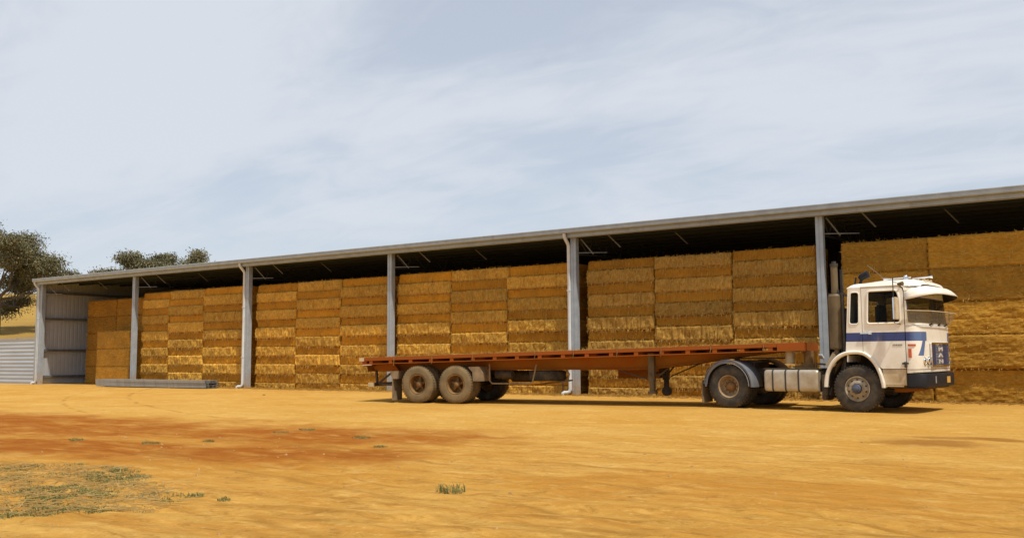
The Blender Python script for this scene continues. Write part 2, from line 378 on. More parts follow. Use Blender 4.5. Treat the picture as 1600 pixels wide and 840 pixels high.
for a_ in [(27.5, -16.4, 11.5, 2.9, 5), (35.6, -15.4, 4.4, 1.9, 18), (37.4, -17.6, 2.8, 1.5, 25), (33.0, -18.9, 6.0, 1.5, 14)]:
    s_ = stain(*a_, .8, .75, .35)
    red = s_ if red is None else mth(nt, 'MAXIMUM', red, s_)
halo = None
for a_ in [(37.5, -19.4, 4.5, 1.9, 20), (30, -18, 12, 4, 8), (44.5, -17.5, 3.5, 1.2, 10)]:
    s_ = stain(*a_, .7, .9, .1)
    halo = s_ if halo is None else mth(nt, 'MAXIMUM', halo, s_)
base = mixc(nt, mth(nt, 'MULTIPLY', halo, mrange(nt, nB, .4, .62, .75, .25)), base, (.43, .19, .024))
red2 = stain(44.75, -11.9, 1.0, .75, 5, 1.4, .5, .35); red3 = stain(45.3, -10.9, 1.2, .35, 0, 1.4, .5, .3)
base = mixc(nt, mth(nt, 'MULTIPLY', red, mrange(nt, mth(nt, 'ADD', mth(nt, 'MULTIPLY', nD, .5), mth(nt, 'MULTIPLY', nB, .5)), .47, .60, 1.0, .5)), base, (.30, .090, .007))
base = mixc(nt, mth(nt, 'MULTIPLY', mth(nt, 'MAXIMUM', red2, red3), .7), base, (.25, .095, .014))
# pressed tyre tracks curving across the yard
def track(cx, cy, rad, wid, strength):
    g = nt.nodes.new('ShaderNodeNewGeometry'); v = nt.nodes.new('ShaderNodeVectorMath'); v.operation = 'DISTANCE'
    nt.links.new(g.outputs['Position'], v.inputs[0]); v.inputs[1].default_value = (cx, cy, 0)
    nn = node_noise(nt, .8, 3, .5, coord='World')
    d = mth(nt, 'ABSOLUTE', mth(nt, 'SUBTRACT', mth(nt, 'ADD', v.outputs['Value'], mth(nt, 'MULTIPLY', nn, .35)), rad))
    gate = mrange(nt, node_noise(nt, .7, 4, .6, coord='World'), .42, .58)
    return mth(nt, 'MULTIPLY', mrange(nt, d, wid, 0, 0, strength, True), gate)
tr = None
for a_ in [(*q_, .10, .9) for q_ in TRACKS]:
    t_ = track(*a_); tr = t_ if tr is None else mth(nt, 'MAXIMUM', tr, t_)
base = mixc(nt, mth(nt, 'MULTIPLY', tr, .8), base, (.34, .16, .026))
# dry pasture beyond the yard
g = nt.nodes.new('ShaderNodeNewGeometry'); sp = nt.nodes.new('ShaderNodeSeparateXYZ'); nt.links.new(g.outputs['Position'], sp.inputs[0])
dd = mth(nt, 'ADD', mth(nt, 'MULTIPLY', sp.outputs[0], -.6), mth(nt, 'MULTIPLY', sp.outputs[1], .8))
nP = node_noise(nt, .06, 6, .6, (1, 1, 1), 'World')
past = mixc(nt, mrange(nt, nP, .35, .7), (.36, .225, .055), (.25, .15, .035))
base = mixc(nt, mrange(nt, dd, 12, 20), base, past)
nt.links.new(base, b.inputs['Base Color'])
hgt = mth(nt, 'ADD', mth(nt, 'ADD', mth(nt, 'MULTIPLY', nB, 1.0), mth(nt, 'MULTIPLY', nC, .30)), mth(nt, 'SUBTRACT', mth(nt, 'MULTIPLY', nE, 1.0), mth(nt, 'MULTIPLY', tr, .5)))
bump(nt, b, hgt, .8, .09)
gr = mb.build('ground', mg, smooth=False, fixn=False); gr.data.polygons.foreach_set('use_smooth', [True]*len(gr.data.polygons)); tag(gr, kind='structure')

# ------------------------------------------------------------------ hay shed
H = 5.15; BAY = 8.0; XL = -.16; XR = 56.3; DEPTH = 15.0
shed = empty('hay_shed', (28, 0, 0)); tag(shed, 'long open-fronted grey steel hay shed running across the whole photo', 'shed')
O = Vector((28, 0, 0))
def S(mb): mb.v = [(x-28, y, z) for x, y, z in mb.v]; return mb
# roof: ribbed sheet, low pitch rising to the back
mb = MB(); pitch = .035
prof = []
x = XL-.1
while x < XR: prof += [(x, 0), (x+.14, 0), (x+.165, .03), (x+.195, .03)]; x += .22
n = len(prof)
mb.add([(px, -.32, H+.235+pz) for px, pz in prof]+[(px, DEPTH, H+.27+pitch*DEPTH+pz) for px, pz in prof], [(i, i+1, n+i+1, n+i) for i in range(n-1)])
S(mb).build('roof', M['zinc_wall'], shed, fixn=False)
mb = MB(); mb.add([(XL, .1, H+.20), (XR, .1, H+.20), (XR, DEPTH-.1, H+.2+pitch*DEPTH), (XL, DEPTH-.1, H+.2+pitch*DEPTH)], [(0, 1, 2, 3)])
k_ = .9
while k_ < DEPTH-1:
    z = H+.2+pitch*k_; mb.box(XL+.1, XR, k_, k_+.07, z-.2, z-.004); k_ += 1.2
S(mb).build('ceiling', M['zinc_shaded'], shed)
mb = MB(); mb.prism([(0, 0)], 0, 0) if False else None
def xprof(poly, x0, x1, mb):   # profile in y,z swept along x
    n = len(poly)
    mb.add([(x0, y, z) for y, z in poly]+[(x1, y, z) for y, z in poly], [tuple(range(n)), tuple(range(2*n-1, n-1, -1))]+[(i, i+n, (i+1) % n+n, (i+1) % n) for i in range(n)]); return mb
# gutter with a rolled lip
g_ = MB(); xprof([(-.20, H+.115), (-.33, H+.12), (-.355, H+.15), (-.355, H+.235), (-.375, H+.25), (-.375, H+.275), (-.345, H+.285), (-.335, H+.24), (-.335, H+.14), (-.2, H+.135)], XL-.12, XR, g_)
S(g_).build('gutter', M['zinc'], shed)
g_ = MB(); xprof([(-.19, H), (-.12, H), (-.12, H+.02), (-.17, H+.02), (-.17, H+.2), (-.12, H+.2), (-.12, H+.22), (-.19, H+.22)], XL, XR, g_)
S(g_).build('fascia_beam', M['zinc'], shed)
mb = MB(); mb.box(XL, XR, -.118, -.0, H-.01, H+.02); S(mb).build('soffit', M['zinc_wall'], shed)
def post_mb(x, y=0, h=H):
    p = MB(); w2 = .10
    # two lipped channels back to back with a slim joint line
    p.box(x-w2, x-.008, y, y+.20, 0, h); p.box(x+.008, x+w2, y, y+.20, 0, h); p.box(x-.008, x+.008, y+.012, y+.188, 0, h)
    p.box(x+w2, x+w2+.004, y+.05, y+.06, 0, h); p.box(x-.15, x+.15, y-.04, y+.24, -.05, .012)
    for zz_ in (h-.18, h-.30, .15): p.cyl((x+w2, y+.10, zz_), (x+w2+.02, y+.10, zz_), .014, 6); p.cyl((x-.05, y, zz_), (x-.05, y-.02, zz_), .014, 6)
    return p
for i in range(8):
    S(post_mb(BAY*i)).build('post', M['zinc'], shed)
for i in range(1, 8):
    S(post_mb(BAY*i, DEPTH-.4, H+.5)).build('post', M['zinc_shaded'], shed)
for i in (0, 2, 4, 6):
    p = MB(); x = BAY*i-.165; yy = -.01
    rr_ = .058
    p.tube([(x-.01, -.27, H+.12), (x-.01, -.26, H+.02), (x, -.18, H-.08), (x, -.05, H-.20), (x, yy, H-.28), (x, yy, 1.5), (x, yy, .20), (x-.02, yy-.01, .12), (x-.08, yy-.04, .085), (x-.18, yy-.08, .085), (x-.22, yy-.10, .06), (x-.225, yy-.10, .012)], rr_, 12)
    for z in (1.3, 3.4): p.box(x-.06, x+.064, yy-.06, yy+.07, z, z+.03)
    S(p).build('downpipe', M['pipe'], shed, smooth=True)
for i in range(1, 8):
    x = BAY*i+.02; t = MB(); z0 = H+.12; z1 = H-.52
    yb = DEPTH-.4
    t.bar((x, .15, z0), (x, yb, z0+pitch*yb), .07, .10); t.bar((x, .2, z1), (x, yb, z1+pitch*yb), .06, .05)
    y_ = .22; k = 0
    while y_ < yb-1.1:
        a = (x, y_, z0-.03+pitch*y_); c_ = (x, y_+.75, z1+pitch*(y_+.75)); t.bar(a, c_, .03, .03)
        t.bar(c_, (x, y_+1.15, z0-.03+pitch*(y_+1.15)), .025, .025); y_ += 1.15; k += 1
    S(t).build('truss', M['truss'], shed)
    if i and False: pass
# short pale braces between the post heads and the roof
for i in range(8):
    x = BAY*i
    for (a, b_, w_) in (((x+.12, .30, H-.02), (x+.42, .62, H-.52), .035), ((x+1.0, .35, H+.16), (x+1.36, .75, H-.34), .035), ((x+3.0, 1.2, H+.16), (x+3.36, 1.6, H-.30), .03), ((x+.10, .12, H-.50), (x+.95, .6, H-.50), .022)):
        t = MB(); t.bar(a, b_, w_, w_*.8); S(t).build('brace', M['brace'], shed)
def ribbed_wall_x(x, y0, y1, z0, ztop, mb, sgn=1):
    ps = []; y = y0
    while y < y1: ps += [(y, 0), (y+.14, 0), (y+.16, .005), (y+.20, .005)]; y += .22
    n = len(ps); mb.add([(x+sgn*o, y, z0) for y, o in ps]+[(x+sgn*o, y, ztop(y)) for y, o in ps], [(i, i+1, n+i+1, n+i) for i in range(n-1)])
w_ = MB(); ribbed_wall_x(-.13, .02, DEPTH, -.02, lambda y: H+.24+pitch*y, w_, -1)
S(w_).build('end_wall', M['zinc_wall'], shed)
for z in (.42, 1.78, 3.42, 4.78):
    t = MB(); xprof([(0, 0)], 0, 0, t) if False else None
    t.box(-.11, .03, .21, DEPTH-.3, z, z+.02); t.box(.01, .03, .21, DEPTH-.3, z-.09, z-.001); S(t).build('girt', M['girt'], shed)
w_ = MB(); w_.box(-.34, -.105, -.055, -.03, -.02, H+.0); w_.box(-.34, -.315, -.03, .20, -.02, H+.0)
S(w_).build('corner_flashing', M['zinc'], shed)
w_ = MB(); ps = []; x = XL
while x < XR: ps += [(x, 0), (x+.14, 0), (x+.16, .028), (x+.20, .028)]; x += .22
n = len(ps); w_.add([(x, DEPTH+o, -.02) for x, o in ps]+[(x, DEPTH+o, H+.25+pitch*DEPTH) for x, o in ps], [(i, i+1, n+i+1, n+i) for i in range(n-1)])
S(w_).build('back_wall', M['zinc_shaded'], shed)
w_ = MB(); ribbed_wall_x(XR-.03, .02, DEPTH, -.02, lambda y: H+.24+pitch*y, w_, 1); S(w_).build('end_wall', M['zinc_wall'], shed)
# dirt floor inside reads the same as the yard

# corrugated fence at the left end
f_ = MB(); ps = []; z = .0
while z < 2.40:
    for q in range(8): ps.append((math.sin(2*math.pi*q/8)*.010, z+q*.20/8))
    z += .20
n = len(ps); x0, x1 = -14, -.37
f_.add([(x0+14+.0, y, z) for y, z in ps]+[(x1+14, y, z) for y, z in ps], [(i, i+1, n+i+1, n+i) for i in range(n-1)])
fe = empty('corrugated_fence', (-14, .05, -.03)); tag(fe, 'pale grey fence of horizontal corrugated iron against the left end of the shed', 'fence')
f_.build('sheet', M['fence'], fe, smooth=True)
for x in (.3, 4.2, 8.0, 11.6): p = MB(); p.box(x, x+.08, .04, .12, -.1, 2.45); p.build('post', M['purlin'], fe)
p = MB(); p.box(0, 13.6, -.03, .035, 2.40, 2.44); p.build('cap', M['zinc'], fe)

# ------------------------------------------------------------------ bales
def bale_mesh(name, W, Hh, D, kind, seed):
    """a strapped straw bale: lumpy front, rounded edges, stray strands"""
    rnd = random.Random(seed); nx = int(W/.045); nz = max(6, int(Hh/.045)); vs_ = []; off = seed*13.7
    cuts = []
    if kind == 'light':
        x = 0
        while x < W-.35: x += rnd.uniform(.40, .54); cuts.append((x, rnd.uniform(.3, 1)))
    mats = {'light': M['straw_light'], 'dark': M['straw_dark'], 'big': M['straw_big']}[kind]
    mb = MB()
    def disp(x, z):
        u = x/W; v = z/Hh
        ex = min(x, W-x); ez = min(z, Hh-z)
        d = 0
        r = .055
        if ex < r: d += (1-math.sqrt(max(0, 1-(1-ex/r)**2)))*r*.8
        if ez < r: d += (1-math.sqrt(max(0, 1-(1-ez/r)**2)))*r*.8
        amp = {'light': .045, 'dark': .026, 'big': .020}[kind]
        nn = noise.fractal(Vector((x*(10 if kind != 'big' else 5)+off, z*(4 if kind != 'big' else 8), off)), 1.0, 2.0, 4)*amp+noise.noise(Vector((x*1.3+off, z*2, 5)))*.03+(noise.noise(Vector((x*19+off, z*4, 9)))*.022 if kind == 'light' else 0)
        if kind == 'dark': nn += noise.noise(Vector((x*28, z*2+off, 1)))*.010
        if kind == 'big':
            nn += noise.noise(Vector((x*3, z*40+off, 1)))*.010+noise.noise(Vector((x*30, z*12+off, 1)))*.010
            nn -= -.022*math.exp(-((z-Hh*.5-.01*math.sin(x*5+seed))/.018)**2)
        for cx_, cd in cuts:
            nn += .05*cd*math.exp(-((x-cx_)/.022)**2)
        return d+nn
    # front face with returns over top and sides
    def P_(i, j):
        x = W*i/nx; z = Hh*j/nz
        jit = .010 if kind == 'light' else .005
        zz_ = z+(noise.noise(Vector((x*9+off, z*3, 2)))*(.024 if kind == 'light' else .010) if j in (0, nz) else 0)
        xx_ = x+(noise.noise(Vector((x, z*11+off, 2)))*.03 if i in (0, nx) else 0)
        return (xx_, disp(x, z), zz_)
    mb.grid(P_, nx+1, nz+1)
    nf = (nx+1)*(nz+1)
    # back corners and side walls
    top = [i*(nz+1)+nz for i in range(nx+1)]; bot = [i*(nz+1) for i in range(nx+1)]
    lef = list(range(nz+1)); rig = [nx*(nz+1)+j for j in range(nz+1)]
    for edge in (top, bot, lef, rig):
        o = len(mb.v); mb.v += [(mb.v[k][0], D, mb.v[k][2]) for k in edge]
        for q in range(len(edge)-1): mb.f.append((edge[q], edge[q+1], o+q+1, o+q)); mb.m.append(0)
    o = len(mb.v); mb.v += [(0, D, 0), (W, D, 0), (W, D, Hh), (0, D, Hh)]; mb.f.append((o, o+1, o+2, o+3)); mb.m.append(0)
    # strands
    if kind != 'big':   # wisps hanging over the layer below
        for q in range(70 if kind == 'light' else 45):
            x = rnd.uniform(0, W); wd = rnd.uniform(.004, .009); ln = rnd.uniform(.04, .13); z = rnd.uniform(0, .05) if rnd.random() < .6 else rnd.uniform(.05, Hh)
            p = Vector((x, disp(x, max(z, .02))-.015, z)); e = p+Vector((rnd.gauss(0, .02), -.02, -ln)); sd_ = Vector((wd, 0, 0))
            mb.add([p-sd_, p+sd_, e+sd_*.5, e-sd_*.5], [(0, 1, 2, 3)], 1 if rnd.random() < .6 else 0)
    cnt = {'light': 230, 'dark': 60, 'big': 130}[kind]
    for q in range(cnt):
        if rnd.random() < (.45 if kind != 'dark' else .6):
            x = rnd.uniform(0, W); z = rnd.choice((0, Hh, Hh, 0))+rnd.uniform(-.02, .02); ang = rnd.gauss(math.pi/2, .8); 
            if z < Hh/2: ang = -ang
        else: x = rnd.uniform(0, W); z = rnd.uniform(0, Hh); ang = rnd.uniform(0, math.pi*2)
        if kind == 'dark' and 0.03 < z < Hh-.03: ang = math.pi/2+rnd.gauss(0, .3)
        ln = rnd.uniform(.04, .11)*(.6 if z > Hh-.04 else 1); wd = rnd.uniform(.003, .006); zc = min(max(z, 0), Hh); xc = min(max(x, 0), W)
        p = Vector((x, disp(xc, zc)-.008, z)); dv = Vector((math.cos(ang), -rnd.uniform(.0, .30), math.sin(ang)))
        sd_ = Vector((-dv.z, 0, dv.x)).normalized()*wd; e = p+dv*ln; mid = p+dv*ln*.5+Vector((0, -.012, 0))
        mb.add([p-sd_, p+sd_, mid+sd_, mid-sd_, e+sd_*.5, e-sd_*.5], [(0, 1, 2, 3), (3, 2, 4, 5)], 1)
    ob = mb.build(name, [mats, M['strand']], smooth=False, fixn=False)
    me = ob.data
    bpy.data.objects.remove(ob)
    return me
CW = 2.40
random.seed(4)
meshes = {}
for kind, hh in (('light', .42), ('dark', .36)):
    meshes[kind] = [bale_mesh('straw_bale', CW, hh, 1.25, kind, s+(50 if kind == 'dark' else 0)) for s in range(5)]
meshes['big'] = [bale_mesh('straw_bale', 2.28, .875, 1.25, 'big', 200+s) for s in range(4)]
BAYNAME = ['leftmost', 'second', 'third', 'fourth', 'fifth', 'rightmost']
ORD = ['bottom', 'second', 'third', 'fourth', 'fifth', 'sixth', 'seventh', 'eighth', 'ninth', 'tenth', 'eleventh', 'topmost']
def put_bale(x, y, z, kind, label, wscale=1, hscale=1, group='straw bales stacked in the bays of the shed', rz=0, tone=(1, 1, 1)):
    me = random.choice(meshes[kind]); o = bpy.data.objects.new('straw_bale', me); C.objects.link(o)
    o.location = (x, y, z); o.scale = (wscale, 1, hscale); o.rotation_euler = (0, 0, rz+random.uniform(-.008, .008))
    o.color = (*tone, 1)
    tag(o, label, 'straw bale', group); return o
cols = {1: [7.74, 10.22, 12.78, 15.30], 2: [15.85+.55, 18.72, 21.28, 23.80], 3: [24.07, 26.62, 29.12, 31.66], 4: [32.30, 34.72, 37.27, 39.78]}
cols[1] = [8.22, 10.25, 12.72, 15.42]; cols[2] = [16.20, 18.62, 21.12, 23.74]
COLN = ['left', 'middle', 'right']
YF = .33
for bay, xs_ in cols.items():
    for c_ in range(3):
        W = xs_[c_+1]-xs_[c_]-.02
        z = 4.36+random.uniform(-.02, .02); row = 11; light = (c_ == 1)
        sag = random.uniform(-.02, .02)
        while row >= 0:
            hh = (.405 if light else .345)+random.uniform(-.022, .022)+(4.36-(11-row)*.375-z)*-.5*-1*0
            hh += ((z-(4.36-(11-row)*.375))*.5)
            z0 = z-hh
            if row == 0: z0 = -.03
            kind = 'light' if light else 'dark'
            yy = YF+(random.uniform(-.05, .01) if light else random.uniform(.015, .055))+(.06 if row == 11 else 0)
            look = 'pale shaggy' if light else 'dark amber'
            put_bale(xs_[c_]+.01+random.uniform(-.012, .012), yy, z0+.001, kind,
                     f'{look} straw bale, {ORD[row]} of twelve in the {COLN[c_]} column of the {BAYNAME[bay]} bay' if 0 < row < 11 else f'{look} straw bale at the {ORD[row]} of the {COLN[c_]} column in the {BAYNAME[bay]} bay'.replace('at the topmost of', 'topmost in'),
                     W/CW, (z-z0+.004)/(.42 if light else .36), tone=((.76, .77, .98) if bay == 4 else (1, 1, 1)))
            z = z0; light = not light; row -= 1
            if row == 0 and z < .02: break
# rightmost bay: large bales, five high
for c_, (x0, W) in enumerate(((40.50, 2.245), (42.76, 2.38), (45.16, 2.30))):
    z = 0
    for row in range(5):
        yy = YF-.10+(.10 if row == 0 else random.uniform(-.03, .02))+(-.02 if row == 1 else 0)+(.04 if row == 4 else 0)
        put_bale(x0+random.uniform(-.01, .01), yy, z, 'big', f"big straw bale, {['bottom', 'second up', 'third up', 'fourth up', 'topmost'][row]} in the {['column behind the truck cab', 'column just right of the cab', 'rightmost column'][c_]}",
                 W/2.28, .87/.875, 'big straw bales in the rightmost bay', tone=(1.02, 1.04, .95))
        z += .872
# leftmost bay: recessed tall stack and a short stack in front
for c_, (x0, W) in enumerate(((.80, 2.58), (3.46, 2.5), (6.05, 1.75))):
    for row in range(5):
        put_bale(x0, 2.1+random.uniform(-.02, .03), row*.872, 'big', f"shaded straw bale, {['bottom', 'second', 'third', 'fourth', 'topmost'][row]} in the {['left', 'middle', 'right'][c_]} column of the recessed stack, leftmost bay", W/2.28, .87/.875, 'bales of the recessed stack in the leftmost bay', tone=(.95, .92, .9))  # tone dims the straw a little, shade put into the colour
for row in range(3):
    put_bale(3.74, .85+random.uniform(-.02, .02), row*.885, 'big', f"sunlit straw bale, {['bottom', 'middle', 'top'][row]} of the short three-bale stack in the leftmost bay", 2.75/2.28, .885/.875, 'bales of the short stack in the leftmost bay', tone=(1.35, 1.4, 1.5))  # tone brightens the straw, sunlight on this stack put into the colour

# ------------------------------------------------------------------ steel purlins on the ground
def purlin_mb(Lg):
    p = MB(); a = .075; b_ = .10; t = .006
    # lipped channel lying on its side: web vertical facing the yard
    for (y0, y1, z0, z1) in ((0, t, 0, b_), (t, .15, 0, t), (t, .15, b_-t, b_), (.15-t, .15, t, .022), (.15-t, .15, b_-.022, b_-t)): p.box(0, Lg, y0, y1, z0, z1)
    return p
pm = purlin_mb(7.9); pr = None; k = 0
PY = -1.12
for layer in range(3):
    for q in range(4):
        if pr is None: pr = pm.build('steel_purlin', M['purlin']); o = pr
        else: o = pr.copy(); C.objects.link(o)
        o.location = (6.95+random.uniform(-.04, .06)-.02*q, PY+q*.19, .035+layer*.104); o.rotation_euler = (0, 0, R(.3*random.uniform(-1, 1)))
        tag(o, f"long grey steel purlin, {['bottom', 'middle', 'top'][layer]} layer, {['nearest the yard', 'second row back', 'third row back', 'nearest the posts'][q]}, in the pile before the leftmost bays", 'purlin', 'steel purlins piled on the ground'); k += 1
for x in (7.6, 12.4):
    p = MB(); p.box(x, x+.09, PY-.06, PY+.80, -.01, .034); o = p.build('timber_bearer', M['deck'])
    tag(o, f"short timber bearer under the {'left' if x < 9 else 'right'} end of the steel purlin pile", 'timber', 'bearers under the steel purlins')

# ------------------------------------------------------------------ wheels
def tyre_profile(r=.515, w=.27, rim=.27):
    return [(rim, .03), (rim+.03, .0), (r-.09, -.012), (r-.035, .004), (r-.012, .03), (r, .06), (r+.002, w/2), (r, w-.06), (r-.012, w-.03), (r-.035, w-.004), (r-.09, w+.012), (rim+.03, w), (rim, w-.03)]
def wheel(parent, x, y, z, sgn, style, tmat, rmat, hubmat=None, r=.515, w=.27, name='wheel'):
    """outer face at y, body goes to y+sgn*w"""
    mb = MB(); mb.lathe(tyre_profile(r, w), (x, y, z), 56, 0, sgn)
    # tread lugs around both shoulders
    for k in range(44):
        t = 2*math.pi*k/44
        for a0, a1 in ((.012, .10), (w-.10, w-.012)):
            c0 = math.cos(t-.045); s0 = math.sin(t-.045); c1 = math.cos(t+.035); s1 = math.sin(t+.035)
            vs_ = []
            for (cc, ss) in ((c0, s0), (c1, s1)):
                for rr_, aa in ((r-.03, a0), (r+.010, a0+.014), (r+.010, a1), (r-.03, a1)): vs_.append((x+rr_*cc, y+aa*sgn, z+rr_*ss))
            mb.add(vs_, [(0, 1, 2, 3), (7, 6, 5, 4), (0, 4, 5, 1), (1, 5, 6, 2)], 0)
    wh = mb.build(name, tmat, parent, smooth=True)
    rb = MB(); ri = .272
    if style == 'dish':   # deep concave dual rim
        rb.lathe([(ri+.005, .035), (ri+.004, .012), (ri-.012, .008), (ri-.022, .03), (ri-.035, .07), (ri-.05, .13), (ri-.075, .165), (.14, .175), (.125, .17)], (x, y, z), 48, 0, sgn)
        rm = rb.build('rim', rmat, wh, smooth=True)
        hb = MB(); hb.lathe([(.127, .172), (.118, .12), (.10, .10), (.085, .085), (.06, .07), (.001, .065)], (x, y, z), 24, 0, sgn)
        if style == 'dish':
            for k in range(10):
                t = 2*math.pi*k/10; hb.cyl((x+.155*math.cos(t), y+sgn*.14, z+.155*math.sin(t)), (x+.155*math.cos(t), y+sgn*.178, z+.155*math.sin(t)), .016, 6)
        hb.build('hub', hubmat or rmat, wh, smooth=True)
    elif style == 'spoke':   # cast spider hub of the trailer
        rb.lathe([(ri+.005, .035), (ri+.004, .012), (ri-.014, .008), (ri-.024, .03), (ri-.035, .07), (ri-.042, .20), (ri-.06, .22)], (x, y, z), 48, 0, sgn)
        rb.lathe([(ri-.06, .22), (.001, .235)], (x, y, z), 30, 0, sgn)
        rb.build('rim', rmat, wh, smooth=True)
        hb = MB(); hb.lathe([(.10, .22), (.095, .10), (.07, .07), (.05, .055), (.001, .05)], (x, y, z), 20, 0, sgn)
        for k in range(5):
            t = 2*math.pi*k/5+.3; a = Vector((x+.06*math.cos(t), y+sgn*.16, z+.06*math.sin(t))); c_ = Vector((x+.22*math.cos(t), y+sgn*.175, z+.22*math.sin(t)))
            hb.tube([a, c_], [.042, .026], 8)
        hb.build('hub', hubmat or rmat, wh, smooth=True)
    elif style == 'steer':   # convex front rim with hand holes and hub
        rb.lathe([(ri+.005, .035), (ri+.004, .010), (ri-.014, .004), (ri-.026, .03), (ri-.05, .045), (ri-.075, .03), (.16, .005), (.115, -.002), (.10, .01)], (x, y, z), 48, 0, sgn)
        for k in range(10):
            t = 2*math.pi*k/10; rb.cyl((x+.135*math.cos(t), y-sgn*.028, z+.135*math.sin(t)), (x+.135*math.cos(t), y+sgn*.01, z+.135*math.sin(t)), .017, 6)
        rb.build('rim', rmat, wh, smooth=True)
        hh_ = MB()
        for k in range(10):
            t = 2*math.pi*(k+.5)/10; c_ = (x+.198*math.cos(t), y+sgn*.016, z+.198*math.sin(t)); hh_.cyl(c_, (c_[0], y+sgn*.03, c_[2]), .020, 8)
        hh_.build('hand_hole', M['black'], wh)
        hb = MB(); hb.lathe([(.102, .012), (.098, -.055), (.085, -.075), (.06, -.08), (.055, -.10), (.04, -.108), (.001, -.11)], (x, y, z), 24, 0, sgn)
        hb.build('hub', hubmat, wh, smooth=True)
    else:
        rb.lathe([(ri+.005, .05), (ri-.03, .03), (.001, .06)], (x, y, z), 24, 0, sgn); rb.build('rim', rmat, wh)
    return wh

# ------------------------------------------------------------------ prime mover
TA = R(-5.5)
tn = Vector((-math.sin(TA), math.cos(TA), 0))
base_t = Vector((42.10, -5.08, 0))+tn*1.22
T = empty('prime_mover', base_t, TA); tag(T, 'old cream-white cab-over truck tractor with blue side stripe and white sun visor, parked facing right', 'truck')
Yn = -1.22
# chassis
c_ = MB()
for s in (-1, 1): c_.box(-3.95, 1.15, s*.42-.04, s*.42+.04, .70, .94)
for x in (-3.9, -2.9, -1.9, -.9, .3): c_.box(x, x+.1, -.38, .38, .74, .92)
c_.build('chassis_frame', M['chassis'], T)
c_ = MB(); c_.cyl((0, -.95, .515), (0, .95, .515), .075, 12); c_.cyl((-3.09, -.9, .515), (-3.09, .9, .515), .10, 14)
c_.tube([(-3.09, -.3, .515), (-3.09, 0, .515), (-3.09, .3, .515)], [.12, .26, .12], 14); c_.cyl((-3.09, 0, .515), (-.6, 0, .72), .06, 10)
for s in (-1, 1): c_.bar((-.75, s*.45, .68), (.75, s*.45, .62), .09, .06); c_.bar((-3.8, s*.45, .66), (-2.4, s*.45, .66), .09, .09)
c_.build('axle', M['chassis'], T)
c_ = MB(); c_.box(-.55, .9, -.38, .38, .55, 1.30); c_.box(-1.05, -.5, -.3, .3, .6, .95); c_.build('engine', M['chassis'], T, bevel=.03)
wheel(T, 0, Yn-.0, .515, 1, 'steer', M['rubber'], M['rim_silver'], M['hub_blue'], w=.28)
wheel(T, 0, 1.22, .515, -1, 'steer', M['rubber'], M['rim_silver'], M['hub_blue'], w=.28)
for s in (-1, 1):
    wheel(T, -3.09, s*1.20, .515, -s, 'dish', M['rubber'], M['rim_tan'], M['rim_rust'], w=.27)
    wheel(T, -3.09, s*.88, .515, -s, 'plain', M['rubber'], M['rim_tan'], w=.27)
# mudguards over the drive wheels
for s in (-1, 1):
    g_ = MB(); pr_ = []
    def P_(i, j, s=s):
        t = R(-2)+R(184)*i/28; rr_ = .60 if j in (1, 2) else .60
        rad = [.555, .60, .612, .612, .600, .585][j]; yy = [.0, .0, .02, .56, .58, .58][j]
        return (-3.09+rad*1.03*math.cos(t)+(0.02), s*(1.235-yy), .53+rad*1.02*math.sin(t))
    g_.grid(P_, 29, 6)
    g_.build('mudguard', M['guard'], T, smooth=True, fixn=False)
    g_ = MB(); g_.tube([(-3.09+.55*math.cos(R(a)), s*1.24, .53+.55*math.sin(R(a))) for a in range(0, 181, 8)], .014, 6); g_.tube([(-3.09+.625*math.cos(R(a)), s*1.235, .53+.625*math.sin(R(a))) for a in range(0, 181, 8)], .014, 6)
    g_.build('mudguard_rim', M['guard'], T, smooth=True)
    f2 = MB(); f2.box(-3.80, -3.775, s*1.2-.26*(s > 0)*2+.0, s*1.2+.26*(s < 0)*2, .12, .66); f2.build('mudflap', M['flap'], T)
    f2 = MB(); f2.bar((-3.70, s*1.18, .70), (-3.62, s*1.18, .95), .05, .04); f2.build('flap_bracket', M['tan'], T)
# fifth wheel
c_ = MB(); c_.lathe([(.44, 0), (.44, .06), (.001, .06)], (0, 0, 0), 30); 
c_.v = [(v[0]-3.0, v[2], v[1]+1.08) for v in c_.v]; c_.box(-3.25, -2.75, -.4, .4, .94, 1.08); c_.build('fifth_wheel', M['chassis'], T)
# fuel tank
tk = MB()
tp = rpoly([(-1.22, .42), (-.62, .42), (-.62, .925), (-1.22, .925)], .09, 5)   # y,z section
tk.add([(-2.13, y, z) for y, z in tp]+[(-2.16+.0, y, z) for y, z in tp], [])
n = len(tp); cy, cz = -.92, .672
rings = [(-2.16, .93), (-2.135, .985), (-2.10, 1.0), (-.94, 1.0), (-.905, .985), (-.88, .93)]
tk = MB(); tk.add([(x, cy+(y-cy)*k, cz+(z-cz)*k) for x, k in rings for y, z in tp], [(i*n+j, i*n+(j+1) % n, (i+1)*n+(j+1) % n, (i+1)*n+j) for i in range(5) for j in range(n)]+[tuple(range(n)), tuple(5*n+j for j in range(n-1, -1, -1))])
tank = tk.build('fuel_tank', M['tank'], T, smooth=True)
for x in (-1.965, -1.655, -1.345):
    st = MB(); st.add([(x+dx, cy+(y-cy)*1.03, cz+(z-cz)*1.03) for dx in (0, .035) for y, z in tp]+[(x+dx, cy+(y-cy)*.99, cz+(z-cz)*.99) for dx in (0, .035) for y, z in tp], [(j, (j+1) % n, n+(j+1) % n, n+j) for j in range(n)]+[(j, 2*n+j, 2*n+(j+1) % n, (j+1) % n) for j in range(n)]+[(n+j, n+(j+1) % n, 3*n+(j+1) % n, 3*n+j) for j in range(n)])
    st.build('strap', M['black'], tank)
st = MB(); st.cyl((-1.55, -1.0, .92), (-1.55, -1.0, .97), .05, 14); st.build('cap', M['tank'], tank, smooth=True)
